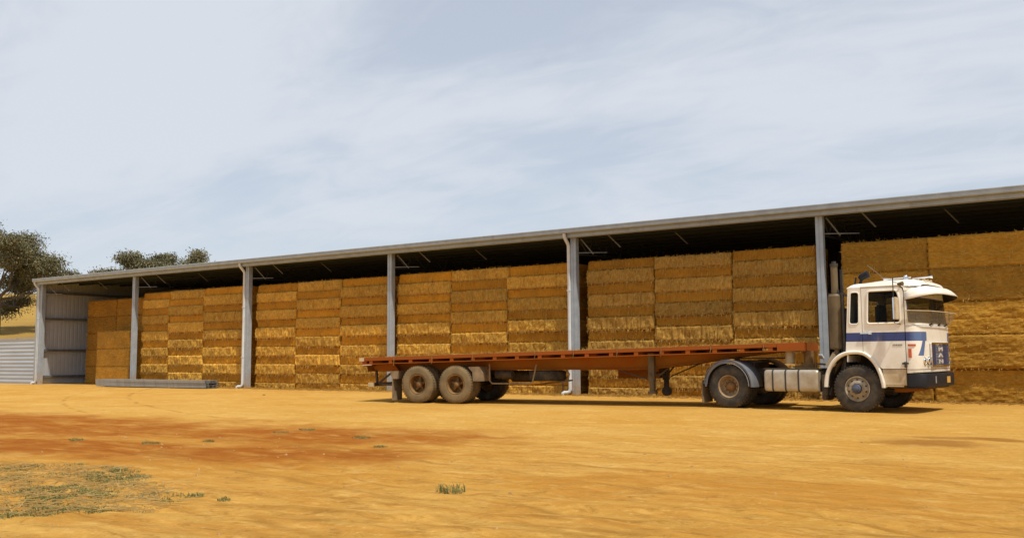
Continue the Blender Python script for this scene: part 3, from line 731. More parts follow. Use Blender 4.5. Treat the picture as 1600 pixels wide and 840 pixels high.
c_ = MB(); c_.box(-1.9, -.7, -.60, -.46, .60, .90); c_.box(-2.2, -.85, -1.14, -.5, .935, .955); c_.build('tank_bracket', M['chassis'], T)
c_ = MB(); c_.box(-.83, -.70, -1.12, -.5, .34, .82); c_.box(-.86, -.74, -1.05, -.6, .24, .42); c_.build('battery_box', M['chassis'], T, bevel=.02)
c_ = MB(); c_.cyl((-2.35, .75, .62), (-1.2, .75, .62), .24, 20); c_.build('air_tank', M['chassis'], T, smooth=True)
# exhaust / intake silencer stack behind the cab
c_ = MB(); X0 = -.49; Y0 = -1.0
c_.lathe([(.001, 0), (.12, 0), (.155, .03), (.155, 1.20), (.12, 1.245), (.001, 1.25)], (0, 0, 0), 24)
c_.v = [(v[0]+X0, v[2]+Y0, v[1]+1.38) for v in c_.v]; c_.cyl((X0, Y0, 1.24), (X0, Y0, 1.40), .06, 12)
c_.tube([(X0, Y0, 1.30), (X0+.02, Y0+.05, 1.12), (X0-.06, Y0+.05, 1.0), (X0-.16, Y0+.1, .86)], .075, 12)
sil = c_.build('silencer', M['tan'], T, smooth=True)
c_ = MB(); c_.cyl((X0, Y0, 2.62), (X0, Y0, 3.26), .075, 16); c_.build('exhaust_pipe', M['tan'], sil, smooth=True)
c_ = MB(); c_.cyl((X0, Y0, 3.25), (X0, Y0, 3.32), .088, 16); c_.cyl((X0, Y0, 3.32), (X0, Y0, 3.37), .05, 16); c_.cyl((X0, Y0+.02, 2.66), (X0, Y0+.02, 2.72), .09, 12); c_.build('rain_cap', M['black'], sil, smooth=True)
c_ = MB()
c_.bar((-.30, -1.05, .95), (-.30, -1.05, 2.66), .05, .05); c_.bar((-.30, -.2, .95), (-.30, -.2, 2.66), .05, .05); c_.bar((-.62, -1.05, 2.62), (-.24, -1.05, 2.62), .04, .05)
c_.bar((-.32, -1.02, 2.45), (-.24, -.98, 1.90), .04, .04); c_.bar((-.30, -1.05, 2.6), (-.30, .4, 2.6), .04, .04); c_.bar((-.40, -.80, .95), (-.40, -.80, 3.2), .05, .06)
c_.box(-.42, -.26, -.95, .9, .95, 1.45); c_.box(-.38, -.28, -.98, .3, 1.45, 2.3); c_.build('headboard_frame', M['black'], T)
c_ = MB()
for q in range(4):
    pts = [(-.80+.05*q+.055*math.cos(t*.9), -.35-.12*q+t*.006, 1.12+.055*math.sin(t*.9)+.05*q) for t in range(0, 40)]
    c_.tube(pts, .013, 5)
c_.build('air_hose', M['letter'], T, smooth=True)
c_ = MB(); c_.tube([(-.70, -.98, 1.0), (-.52, -.98, 1.28)], .085, 12); c_.build('air_cleaner', M['cream'], T, smooth=True)
c_ = MB(); c_.tube([(-.62, -.85, 1.1), (-.75, -.6, 1.2), (-.9, -.2, 1.02), (-1.3, -.1, 1.05)], .025, 6); c_.tube([(-.62, -.7, .9), (-.72, -.75, .75), (-.66, -.9, .6), (-.7, -1.0, .35)], .045, 8); c_.build('hose', M['black'], T, smooth=True)

# --- cab shell
DX0, DX1 = .163, 1.065
arch_in = [(-.64, .56), (-.60, .82), (-.50, 1.04), (-.32, 1.20), (-.06, 1.27), (.16, 1.24), (.33, 1.11), (.46, .92), (.54, .70), (.565, .56)]
for side in (-1, 1):
    y0, y1 = (Yn, Yn+.04) if side < 0 else (1.18, 1.22)
    # quarter panel with slim window
    q = MB(); wq = rpoly([(-.120, 1.93), (.095, 1.93), (.120, 2.635), (-.070, 2.635)][::-1], .07)
    q_out = [(-.215, 1.335), (.160, 1.335), (.160, 2.74), (-.10, 2.74), (-.125, 2.70)]
    panel(q_out, [wq], y0, y1, q); q.build('rear_quarter_panel', M['striped'], T)
    g_ = MB(); yc = (y0+y1)/2-side*.0; g_.tube([(x, y0 if side < 0 else y1, z) for x, z in wq], .015, 6, closed=True); g_.build('window_frame', M['white'], T, smooth=True)
    g_ = MB(); g_.add([(x, yc, z) for x, z in wq], [tuple(range(len(wq)))]); g_.build('side_window', M['glass'], T)
    # door
    d = MB(); wd = rpoly([(.275, 1.93), (.985, 1.93), (.975, 2.50), (.93, 2.645), (.31, 2.645)][::-1], .07)
    d_out = [(DX0+.008, 1.29), (.22, 1.265), (.36, 1.15), (.48, 1.02), (.56, .955), (DX1-.006, .955), (DX1-.006, 2.60), (DX1-.03, 2.68), (DX1-.10, 2.715), (DX0+.008, 2.715)]
    panel(d_out, [wd], y0-.004 if side < 0 else y0, y1 if side < 0 else y1+.004, d)
    door = d.build('door', M['striped'], T)
    yo = y0-.008 if side < 0 else y1+.008
    g_ = MB(); g_.tube([(x, yo, z) for x, z in wd], .024, 6, closed=True); g_.build('window_frame', M['white'], door, smooth=True)
    g_ = MB(); g_.add([(x, yc, z) for x, z in wd], [tuple(range(len(wd)))]); g_.build('window', M['glass'], door)
    g_ = MB(); g_.bar((.13, yo+side*.03, 1.725), (.36, yo+side*.03, 1.725), .022, .025); g_.bar((.15, yo, 1.725), (.15, yo+side*.03, 1.725), .02, .03); g_.box(.30, .37, min(yo, yo+side*.015), max(yo, yo+side*.015), 1.70, 1.745); g_.build('handle', M['chrome'], door)
    g_ = MB(); g_.cyl((DX1-.01, yo+side*.01, .98), (DX1-.01, yo+side*.01, 1.10), .028, 8); g_.box(DX1-.08, DX1+.05, min(yo, yo+side*.02), max(yo, yo+side*.02), 1.05, 1.085); g_.build('hinge', M['black'], door)
    g_ = MB(); [g_.box(.80+k*.035, .80+k*.035+.024, min(yo, yo+side*.004), max(yo, yo+side*.004), 1.445, 1.48) for k in range(6)]; g_.build('badge', M['badge'], door)
    g_ = MB(); g_.tube([(DX0+.0, y0+.0 if side < 0 else y1, 2.745), (DX1-.08, y0 if side < 0 else y1, 2.745), (DX1+.0, y0 if side < 0 else y1, 2.70), (DX1+.02, y0 if side < 0 else y1, 2.62)], .012, 6); g_.build('drip_rail', M['white'], T, smooth=True)
    # dark door jamb behind the gaps
    g_ = MB(); yj0, yj1 = (Yn+.042, Yn+.055) if side < 0 else (1.165, 1.178)
    g_.box(DX0-.02, DX0+.04, yj0, yj1, 1.34, 2.72); g_.box(DX1-.03, DX1+.02, yj0, yj1, .96, 2.6); g_.box(DX0-.02, DX1+.02, yj0, yj1, 2.69, 2.74); g_.build('door_jamb', M['interior'], T)
    # inner floor side / wheel-house
    g_ = MB()
    n_ = len(arch_in)
    def P_(i, j, side=side):
        x, z = arch_in[i]; yy = [0, .0, .55][j]; return (x, side*(1.21-yy), z)
    g_.add([P_(i, j) for i in range(n_) for j in (1, 2)], [(i*2, i*2+1, i*2+3, i*2+2) for i in range(n_-1)]); g_.build('wheel_house', M['black'], T, smooth=True, fixn=False)
    # white fender band
    g_ = MB(); cm = []
    outr = [(-.725, .545), (-.69, .80), (-.60, 1.02), (-.45, 1.21), (-.25, 1.32), (-.03, 1.345), (.17, 1.325), (.33, 1.23), (.46, 1.07), (.55, .87), (.60, .68), (.615, .545)]
    inr = [(-.645, .545), (-.615, .78), (-.53, .98), (-.39, 1.15), (-.22, 1.245), (-.03, 1.27), (.145, 1.25), (.285, 1.16), (.395, 1.02), (.475, .84), (.52, .66), (.535, .545)]
    ys_ = [.06, -.03, -.045, -.03, .06] 
    def P_(i, j, side=side):
        o_ = Vector(outr[i]); n2 = Vector(inr[i]); pts_ = [(o_, .10), (o_, -.035), ((o_*.7+n2*.3), -.055), ((o_*.3+n2*.7), -.050), (n2, -.02), (n2, .10)]
        p, dy = pts_[j]; return (p.x, side*(1.22-dy), p.y)
    def cat(L_, n=4):
        o_ = []
        for a_ in range(len(L_)-1):
            p0, p1, p2, p3 = [Vector(L_[max(0, min(len(L_)-1, q_))]) for q_ in (a_-1, a_, a_+1, a_+2)]
            for q_ in range(n):
                t = q_/n; o_.append(tuple(.5*((2*p1)+(p2-p0)*t+(2*p0-5*p1+4*p2-p3)*t*t+(3*p1-p0-3*p2+p3)*t**3)))
        return o_+[L_[-1]]
    outr = cat(outr); inr = cat(inr)
    g_.grid(P_, len(outr), 6); g_.build('fender', M['white'], T, smooth=True, fixn=True)
    # step box under the door
    g_ = MB(); a, b2 = sorted((side*1.205, side*.75)); g_.add([(.60, a, .60), (1.06, a, .60), (1.06, b2, .60), (.60, b2, .60), (.55, a, .945), (1.06, a, .945), (1.06, b2, .945), (.55, b2, .945)], [(0, 3, 2, 1), (4, 5, 6, 7), (0, 1, 5, 4), (1, 2, 6, 5), (2, 3, 7, 6), (3, 0, 4, 7)])
    sb = g_.build('step_box', M['cream'], T, bevel=.012)
    g_ = MB(); a, b2 = sorted((side*1.235, side*1.0)); g_.box(.62, 1.0, a, b2, .572, .592); g_.build('step', M['chrome'], sb)
# front shell, bent round the corners
def fpath(t):
    """t 0..1 from near side seam round the nose to the far seam -> x,y,(nx,ny)"""
    hw = 1.22; xc = 1.075; r = .26; fx = 1.36
    segs = [(.0, .03), ]
    # straight .04, arc, slightly bowed front, arc
    La = .03; Lb = r*math.pi/2; Lc = 2*(hw-r); tot = 2*La+2*Lb+Lc; s = t*tot
    def half(s):
        if s < La: return (xc+s, -hw)
        s -= La
        if s < Lb:
            a = s/r; return (xc+La+r*math.sin(a), -hw+r*(1-math.cos(a)))
        s -= Lb; y = -hw+r+s; return (xc+La+r+.05*(1-(y/(hw-r))**2), y)
    if s <= tot/2: return half(s)
    x, y = half(tot-s); return (x, -y)
NS = 61
zrow = [.865, .885, .95, 1.1, 1.3, 1.5, 1.7, 1.82, 1.86, 1.885, 1.93, 1.95, 2.1, 2.3, 2.46, 2.50, 2.58, 2.66]
def lean(z): return -.10*max(0, z-1.90)-(.02 if z > 1.87 else 0)+(-.03 if z < .88 else 0)
def FP(i, j):
    x, y = fpath(i/(NS-1)); z = zrow[j]; k = min(1, max(0, (x-1.08)/.15)); return (x+lean(z)*k, y*(1-.0), z)
body = MB(); glass = MB(); nz = len(zrow)
V = [FP(i, j) for i in range(NS) for j in range(nz)]
bf = []; gf = []
for i in range(NS-1):
    for j in range(nz-1):
        f = (i*nz+j, (i+1)*nz+j, (i+1)*nz+j+1, i*nz+j+1)
        isg = 11 <= j <= 13 and 2 <= i < NS-3
        (gf if isg else bf).append(f)
body.add(V, bf); glass.add(V, gf)
nose = body.build('nose_panel', M['striped'], T, smooth=True)
wsg = glass.build('windscreen', M['glass'], T, smooth=True)
g_ = MB(); ring = [Vector(FP(i, 11)) for i in range(2, NS-2)]+[Vector(FP(i, 14)) for i in range(NS-3, 1, -1)]
g_.tube(ring, .016, 6, closed=True); g_.build('seal', M['black'], wsg, smooth=True)
# horizontal panel lines and lip on the nose
g_ = MB(); g_.tube([(FP(i, 9)[0]+.008, FP(i, 9)[1]*1.003, 1.875) for i in range(NS)], .007, 5); g_.build('panel_joint', M['badge'], nose)
g_ = MB(); g_.tube([(FP(i, 2)[0]+.004, FP(i, 2)[1]*1.003, .945) for i in range(NS)], .005, 5); g_.build('panel_joint', M['badge'], nose)
# rear wall, floor of cab
g_ = MB(); bw = rpoly([(-.75, 2.0), (.75, 2.0), (.75, 2.5), (-.75, 2.5)], .08)
panel([(-1.20, 1.10), (1.20, 1.10), (1.20, 2.74), (-1.20, 2.74)], [bw], 0, .03, g_)
g_.v = [(-.205+y+.055*max(0, (z-1.34)/1.4)*1.6, x, z) for x, y, z in g_.v]; g_.build('back_panel', M['white'], T)
g_ = MB(); g_.box(-.16, 1.12, -1.165, 1.165, 1.30, 1.34); g_.box(.62, 1.12, -1.165, 1.165, .96, 1.0); g_.build('floor', M['interior'], T)
# roof
def roofP(i, j):
    u = i/24; v = -1+2*j/28; x = -.155+1.50*u
    prof_ = (1-abs(v)**7)**.5 if abs(v) < 1 else 0
    ends = min(1, (u/.10))**.5 if u < .10 else (max(0, 1-((u-.80)/.20)**2.2)**.5 if u > .80 else 1)
    hump = .045*sstep((u-.12)/.45)
    fy = 1.222*(1-.0)
    if u > .86: fy = 1.222-.30*((u-.86)/.14)**2
    h_ = (.115+hump)*(.30+.70*prof_)*(.25+.75*ends)
    if abs(v) == 1: h_ = 0
    return (x, v*fy, 2.72+h_+.02*(1-v*v))
g_ = MB(); g_.grid(roofP, 25, 29); 
g_.build('roof', M['white'], T, smooth=True, fixn=False)
g_ = MB(); g_.box(-.14, 1.05, -1.17, 1.17, 2.705, 2.72); g_.build('headlining', M['interior'], T)
g_ = MB()
def brow(i, j):
    x, y = fpath(i/(NS-1)); k = min(1, max(0, (x-1.08)/.15)); zz_ = [2.62, 2.66, 2.74][j]; dx = [.01, .02, -.05][j]
    return (x+(lean(2.6)+dx)*k, y*[1.005, 1.005, .985][j], zz_)
g_.grid(brow, NS, 3); g_.build('brow', M['white'], T, smooth=True, fixn=False)
# visor
VN = 33
def vis(i, j):
    t = i/(VN-1); a = -1+2*t
    # inner edge on the brow, outer edge forward
    ix, iy = fpath(.015+.97*t); ix += lean(2.6)*min(1, max(0, (ix-1.08)/.15))
    oy = 1.25*math.copysign(1-(1-abs(a))**1.55, a) if abs(a) > 0 else 0
    ox = 1.10+.60*(1-abs(a)**3.2)**.75
    iz = 2.70-.02*abs(a)**6*6*.25; oz = 2.55-.125*abs(a)**4
    k = j/6; bulge = .09*math.sin(math.pi*k)
    side = abs(a)**6
    iz = iz-.10*side
    return (ix+(ox-ix)*k, iy+(oy-iy)*k*1.0, iz+(oz-iz)*k+bulge*(1-side*.6)+0*.01)
g_ = MB(); g_.grid(vis, VN, 7); vo = g_.build('sun_visor', [M['white'], M['black']], T, smooth=True, fixn=False)
md = vo.modifiers.new('Solidify', 'SOLIDIFY'); md.thickness = .012; md.offset = 0
g_ = MB(); g_.grid(lambda i, j: (vis(i, j)[0]-.010, vis(i, j)[1]*.985, vis(i, j)[2]-.014), VN, 7); g_.build('visor_lining', M['black'], vo, smooth=True, fixn=False)
# insect screen
def scr(i, j):
    t = i/40; x, y = fpath(.01+.98*t); k = min(1, max(0, (x-1.10)/.2)); q = j/4
    return (x+k*(.07+.10*q), y*(1.01+.03*q), 1.93+.245*q+(.02*(1-k))*q)
g_ = MB(); g_.grid(scr, 41, 5); sco = g_.build('insect_screen', M['mesh'], T, smooth=True, fixn=False)
g_ = MB(); g_.tube([scr(i, 4) for i in range(41)], .011, 6); g_.build('wire', M['cream'], sco, smooth=True)
# wipers and their feet
g_ = MB()
for y in (-.55, .05, .62): g_.cyl((1.37, y, 1.885), (1.44, y, 1.915), .02, 8); g_.tube([(1.43, y, 1.91), (1.41, y+.3, 1.96), (1.39, y+.42, 2.25)], .008, 5)
g_.build('wiper', M['black'], T)
# grille
gx = 1.405
g_ = MB(); outer = rpoly([(-.66, .985), (.66, .985), (.66, 1.515), (-.66, 1.515)], .03); inner = rpoly([(-.625, 1.02), (.625, 1.02), (.625, 1.48), (-.625, 1.48)], .02)
panel(outer, [inner], 0, .035, g_); g_.v = [(gx+.035-y, x, z) for x, y, z in g_.v]
gf_ = g_.build('grille_surround', M['chrome'], T)
M['grille'] = simple('grille_blue', (.035, .05, .13), (.05, .07, .16), 10, .45)
g_ = MB(); z = 1.03
while z < 1.465: g_.box(gx, gx+.022, -.622, .622, z, z+.018); z += .034
g_.box(gx-.005, gx+.006, -.622, .622, 1.022, 1.478); g_.build('grille', M['grille'], T)
for k, ch in enumerate('MAN'):
    g_ = MB(); text_mesh(ch, .135, .008, g_, lambda co, k=k: (gx+.034+co.z, co.x*3.4, 1.365-k*.133+co.y*.85)); g_.build('letter', M['letter'], gf_)
g_ = MB(); g_.prism([(0, 0)], 0, 0) if False else None
for s in (-1, 1): g_.bar((gx+.03, s*.005, 1.44), (gx+.03, s*.06, 1.50), .012, .018)
g_.build('emblem', M['chrome'], gf_)
# headlights in pairs
for s in (-1, 1):
    for dy, r_ in ((.04, .075), (-.13, .075)):
        yy = s*(.90+dy); x = 1.375 if dy < 0 else 1.34
        g_ = MB(); pf = [(.09, -.09), (.092, .03), (.085, .045), (.074, .04), (.074, .015)]
        g_.lathe(pf, (0, 0, 0), 24); g_.v = [(x+v[1], yy+v[0], 1.115+v[2]) for v in g_.v]; hl = g_.build('headlight', M['chrome'], T, smooth=True)
        g_ = MB(); g_.lathe([(.075, .02), (.05, .038), (.001, .045)], (0, 0, 0), 20); g_.v = [(x+v[1], yy+v[0], 1.115+v[2]) for v in g_.v]; g_.build('lens', M['chrome'], hl, smooth=True)
    yb = s*1.226; a, b2 = sorted((s*1.215, s*1.235))
    def lampgrid(t0, t1, z0, z1, s=s):
        g2 = MB()
        def LP(i, j):
            x, y = fpath(t0+(t1-t0)*i/6); dx, zz_ = ((0, z0), (.02, z0+.006), (.02, z1-.006), (0, z1))[j]; ex = dx if 0 < i < 6 else 0
            x2, y2 = x-1.05, y-(-.95); l = math.hypot(x2, y2); return (x+x2/l*ex, -s*(-1)*0+(y+y2/l*ex)*(1 if s < 0 else -1), zz_)
        g2.grid(LP, 7, 4); return g2
    lampgrid(.012, .070, 1.435, 1.480).build('marker_lamp', M['orange'], T, smooth=True)
    lampgrid(.014, .038, 1.19, 1.38).build('indicator_lamp', M['orange'], T, smooth=True)
# bumper
def bpath(t):
    x, y = fpath(t); k = min(1, max(0, (x-1.08)/.2)); return (x+.065*k-.01, y*1.01)
bp = [( .0, .575), (.012, .56), (.02, .60), (.02, .82), (.0, .85), (-.06, .85)]
g_ = MB()
def BP(i, j):
    x, y = bpath(i/60); dx, z = bp[j]; c = math.hypot(x-1.0, y) or 1
    lift = .06*max(0, 1-abs(y)/1.3) if z < .7 else 0
    return (x+dx*(1 if x > 1.15 else 0), y*(1+.0), z+lift*.0)
g_.grid(BP, 61, 6); bo = g_.build('bumper', M['navy'], T, smooth=True, fixn=False); md = bo.modifiers.new('s', 'SOLIDIFY'); md.thickness = .02
g_ = MB(); g_.box(1.475, 1.487, .10, .50, .63, .77); g_.build('number_plate', M['yellow_plate'], T)
for y in (-.62, -.42): g_ = MB(); g_.box(1.44, 1.475, y, y+.15, .63, .80); g_.build('fog_lamp', M['badge'], T, bevel=.01)
g_ = MB(); g_.box(.6, 1.35, -.9, .9, .52, .60); g_.box(1.0, 1.4, -1.0, 1.0, .60, .84); g_.build('front_crossmember', M['chassis'], T)
g_ = MB(); g_.prism([(.65, .58), (1.12, .58), (1.40, .62), (1.38, .55), (.9, .44), (.65, .44)], -.75, .75); g_.build('under_tray', M['red_dusty'], T)
# mirror with arm
for s in (-1, 1):
    ym = s*1.46
    g_ = MB(); g_.tube([(.93, s*1.22, 2.80), (.93, ym, 2.80), (.93, ym, 1.93), (.98, s*1.22, 1.90)], .010, 6); g_.tube([(.93, ym-.0, 2.74), (.93, ym, 2.90)], .012, 6); ma = g_.build('mirror_arm', M['black'], T, smooth=True)
    g_ = MB(); g_.box(.935, .965, ym-.11, ym+.11, 2.0, 2.47); g_.build('mirror', M['chrome'], ma, bevel=.01)
    g_ = MB(); g_.box(.965, 1.0, ym-.115, ym+.115, 1.995, 2.475); g_.build('mirror_back', M['cream'], ma, bevel=.015)
    g_ = MB(); g_.tube([(1.02, s*1.22, 2.73), (1.0, s*1.32, 2.76), (1.1, s*1.36, 2.76)], [.012, .03, .05], 8); g_.build('repeater_lamp', M['tan'], T, smooth=True)
# roof furniture
g_ = MB(); zt = 2.93
g_.tube([(.46, -.55, zt), (.60, -.55, zt+.005), (1.05, -.55, zt+.02)], [.035, .014, .014], 8); g_.tube([(1.02, -.35, zt-.0), (1.38, -.35, zt+.02), (1.45, -.35, zt+.02)], [.016, .018, .04], 8)
g_.cyl((.62, -.55, 2.86), (.62, -.55, zt), .015, 6); g_.cyl((1.15, -.35, 2.84), (1.15, -.35, zt), .015, 6)
g_.build('air_horn', M['chrome'], T, smooth=True)
g_ = MB(); g_.lathe([(.001, 0), (.05, 0), (.055, .02), (.05, .10), (.03, .125), (.001, .13)], (0, 0, 0), 16); g_.v = [(v[0]+.98, v[2]-.7, v[1]+2.86) for v in g_.v]; g_.build('beacon', M['chrome'], T, smooth=True)
for y in (-.25, .0, .25): g_ = MB(); g_.tube([(1.20, y, 2.88), (1.26, y, 2.89)], [.03, .035], 10); g_.cyl((1.22, y, 2.82), (1.22, y, 2.88), .012, 6); g_.build('roof_lamp', M['cream'], T, smooth=True)
g_ = MB(); g_.tube([(.02, -.85, 2.96), (.06, -.85, 2.985), (.22, -.85, 3.05)], [.05, .075, .085], 14); g_.bar((.02, -.85, 2.80), (.08, -.85, 2.97), .05, .05); g_.bar((-.05, -.95, 2.80), (-.02, -.95, 2.98), .03, .03); g_.build('work_lamp', M['navy'], T, smooth=True)
g_ = MB(); g_.tube([(.60, -.9, 2.84), (.50, -.9, 3.0), (.22, -.9, 3.25)], .004, 5); g_.build('aerial', M['badge'], T)
# inside
for y in (-.62, .62):
    g_ = MB(); g_.box(-.02, .45, y-.25, y+.25, 1.62, 1.78); g_.box(-.08, .06, y-.24, y+.24, 1.75, 2.42); g_.build('seat', M['seat'], T, bevel=.04)
g_ = MB(); g_.box(.98, 1.20, -1.10, 1.10, 1.45, 1.86); g_.build('dashboard', M['interior'], T, bevel=.03)
g_ = MB(); cc = Vector((.88, .60, 1.98)); g_.tube([(cc.x+.21*math.cos(R(a))*.45, cc.y+.22*math.sin(R(a)), cc.z-.21*math.cos(R(a))*.9) for a in range(0, 360, 20)], .013, 6, closed=True); g_.tube([cc, (1.05, .6, 1.8)], .02, 6); g_.build('steering_wheel', M['black'], T, smooth=True)

# ------------------------------------------------------------------ flat-deck trailer
TB = R(8.8); bn = Vector((-math.sin(TB), math.cos(TB), 0)); bt = Vector((39.05, -4.85, 0))+bn*1.20
Q = empty('flatbed_trailer', bt, TB); tag(Q, 'long empty rust-red flatbed semi-trailer coupled behind the cream-white truck', 'trailer')
SL = (1.555-1.25)/(2.10+10.49); Z0 = 1.25+10.49*SL      # deck height at x=0
def dz(x): return Z0+SL*x
def sbox(mb, x0, x1, y0, y1, a0, a1, mi=0):   # box following the deck slope, a = height below deck top
    mb.add([(x0, y0, dz(x0)-a1), (x1, y0, dz(x1)-a1), (x1, y1, dz(x1)-a1), (x0, y1, dz(x0)-a1), (x0, y0, dz(x0)-a0), (x1, y0, dz(x1)-a0), (x1, y1, dz(x1)-a0), (x0, y1, dz(x0)-a0)],
           [(0, 3, 2, 1), (4, 5, 6, 7), (0, 1, 5, 4), (1, 2, 6, 5), (2, 3, 7, 6), (3, 0, 4, 7)], mi)
XA, XB = -10.45, 1.80
g_ = MB()
for k in range(14):
    y = -1.12+k*.16; sbox(g_, XA+.02, XB-.05, y, y+.152, .002+(k % 3)*.002, .05)
g_.build('deck', M['deck'], Q)
for s in (-1, 1):
    a, b2 = sorted((s*1.20, s*1.13)); g_ = MB()
    nseg = 26
    for k in range(nseg):   # gently bent rail
        x0 = XA+(XB-XA)*k/nseg; x1 = XA+(XB-XA)*(k+1)/nseg
        sbox(g_, x0, x1, a, b2, -.006, .085)
    a2, b3 = sorted((s*1.205, s*1.10)); sbox(g_, XA, XB-.35, a2, b3, .165, .188)
    x = XA+.25
    while x < XB-.5:
        aa, bb = sorted((s*1.192, s*1.14)); sbox(g_, x-.055, x+.055, aa, bb, .085, .165); x += .66
    aa, bb = sorted((s*1.215, s*1.12)); sbox(g_, XB-.62, XB, aa, bb, .0, .19)
    g_.build('side_rail', M['red'], Q)
g_ = MB(); x = XA+.25
while x < XB-.3: sbox(g_, x-.04, x+.04, -1.10, 1.10, .052, .165); x += .66
g_.build('crossmember', M['red_dusty'], Q)
for s in (-1, 1):
    yo = s*.52
    def beam_bot(x):
        if x < -6.9: return dz(x)-.40
        if x < -2.5: return min(dz(x)-.40, .905) if x > -6.6 else dz(x)-.40+(.905-(dz(x)-.40))*(x+6.9)/.3
        if x < 1.6: return .905+(1.355-.905)*sstep((x+2.6)/4.4)**.9
        return dz(x)-.21
    g_ = MB(); xs_ = [XA+.1+(XB-.25-XA-.1)*k/60 for k in range(61)]
    for y0, y1, ext in ((yo-.010, yo+.010, 0), (yo-.085, yo+.085, 1), (yo-.085, yo+.085, 2)):
        for k in range(60):
            xa, xb = xs_[k], xs_[k+1]
            if ext == 0: za0, za1, zb0, zb1 = beam_bot(xa)+.018, dz(xa)-.19, beam_bot(xb)+.018, dz(xb)-.19
            elif ext == 1: za0, za1, zb0, zb1 = beam_bot(xa), beam_bot(xa)+.018, beam_bot(xb), beam_bot(xb)+.018
            else: za0, za1, zb0, zb1 = dz(xa)-.19, dz(xa)-.167, dz(xb)-.19, dz(xb)-.167
            g_.add([(xa, y0, za0), (xb, y0, zb0), (xb, y1, zb0), (xa, y1, za0), (xa, y0, za1), (xb, y0, zb1), (xb, y1, zb1), (xa, y1, za1)], [(0, 3, 2, 1), (4, 5, 6, 7), (0, 1, 5, 4), (2, 3, 7, 6)])
    g_.build('chassis_beam', M['red_dusty'], Q, fixn=False)
g_ = MB(); sbox(g_, XA, XA+.1, -1.18, 1.18, .03, .24); sbox(g_, XB-.07, XB+.02, -1.18, 1.18, -.004, .20); g_.build('end_beam', M['red'], Q)
g_ = MB(); g_.box(-.9, 1.2, -.45, .45, 1.17, 1.20); g_.cyl((.0, 0, .98), (0, 0, 1.2), .06, 12); g_.build('coupling_plate', M['chassis'], Q)
# wheels
for ax in (-8.65, -7.45):
    for s in (-1, 1):
        wheel(Q, ax, s*1.20, .515, -s, 'spoke', M['dusty_rubber'], M['rim_rust'], M['rim_rust'], w=.26, r=.51)
        wheel(Q, ax, s*.89, .515, -s, 'plain', M['dusty_rubber'] if s < 0 else M['rubber'], M['rim_rust'], w=.26, r=.51)
    g_ = MB(); g_.cyl((ax, -1.0, .515), (ax, 1.0, .515), .075, 12); g_.build('axle', M['chassis'], Q)
g_ = MB()
for s in (-1, 1):
    for ax in (-8.65, -7.45):
        for q in range(5): l = .52-.07*q; g_.tube([(ax-l, s*.55, .70-.016*q), (ax, s*.55, .62-.016*q), (ax+l, s*.55, .70-.016*q)], .02, 4)
    g_.prism([(-8.2, .92), (-7.9, .92), (-7.98, .66), (-8.12, .66)], s*.55-.06, s*.55+.06); g_.box(-9.3, -6.75, s*.55-.05, s*.55+.05, .80, .92)
g_.build('suspension', M['chassis'], Q)
# mudflaps and guards
for s in (-1, 1):
    a, b2 = sorted((s*1.16, s*.66)); g_ = MB(); g_.box(-9.50, -9.475, a, b2, .06, .68); g_.build('mudflap', M['flap'], Q)
    g_ = MB(); g_.prism([(-9.58, .88), (-9.30, .88), (-9.33, .66), (-9.50, .66)], a, b2); g_.build('flap_bracket', M['flap'], Q)
    g_ = MB(); g_.prism([(-7.05, 1.00), (-6.72, 1.0), (-6.62, .82), (-6.62, .61), (-6.92, .61), (-6.94, .86), (-7.05, .97)], a, b2); g_.build('front_guard', M['flap'], Q)
# under-run bar and lights
g_ = MB(); g_.box(-10.32, -10.22, -1.0, 1.0, .44, .54)
for y in (-.75, .75): g_.bar((-10.27, y, .54), (-10.30, y, .90), .05, .07); g_.bar((-9.7, y, .88), (-10.25, y, .50), .04, .05)
g_.box(-10.27, -9.6, -.78, -.72, .455, .525); g_.build('underrun_bar', M['chassis'], Q)
g_ = MB(); g_.box(-10.38, -10.20, -1.06, -1.0, .43, .55); g_.build('bar_end_cap', M['cream'], Q)
for s in (-1, 1):
    g_ = MB(); sbox(g_, XA-.08, XA, s*1.05-.10, s*1.05+.10, .05, .17); tl = g_.build('tail_lamp', M['redlens'], Q, bevel=.01)
    g_ = MB(); a, b2 = sorted((s*1.21, s*1.14)); sbox(g_, XA-.14, XA+.02, a, b2, -.01, .09); sbox(g_, XA-.02, XA+.28, a, b2, .19, .215); g_.build('corner_bracket', M['cream'], Q)
g_ = MB(); g_.add([(XA+.02, -1.0, .86), (XA+.06, 1.0, .86), (XA+.10, 1.0, 1.06), (XA-.02, -1.0, 1.06)], [(0, 1, 2, 3)]); g_.prism([(-10.44, 1.05), (-9.7, 1.07), (-9.5, .86), (-10.33, .86)], -.75, -.65); g_.build('rear_skirt', M['red_dusty'], Q)
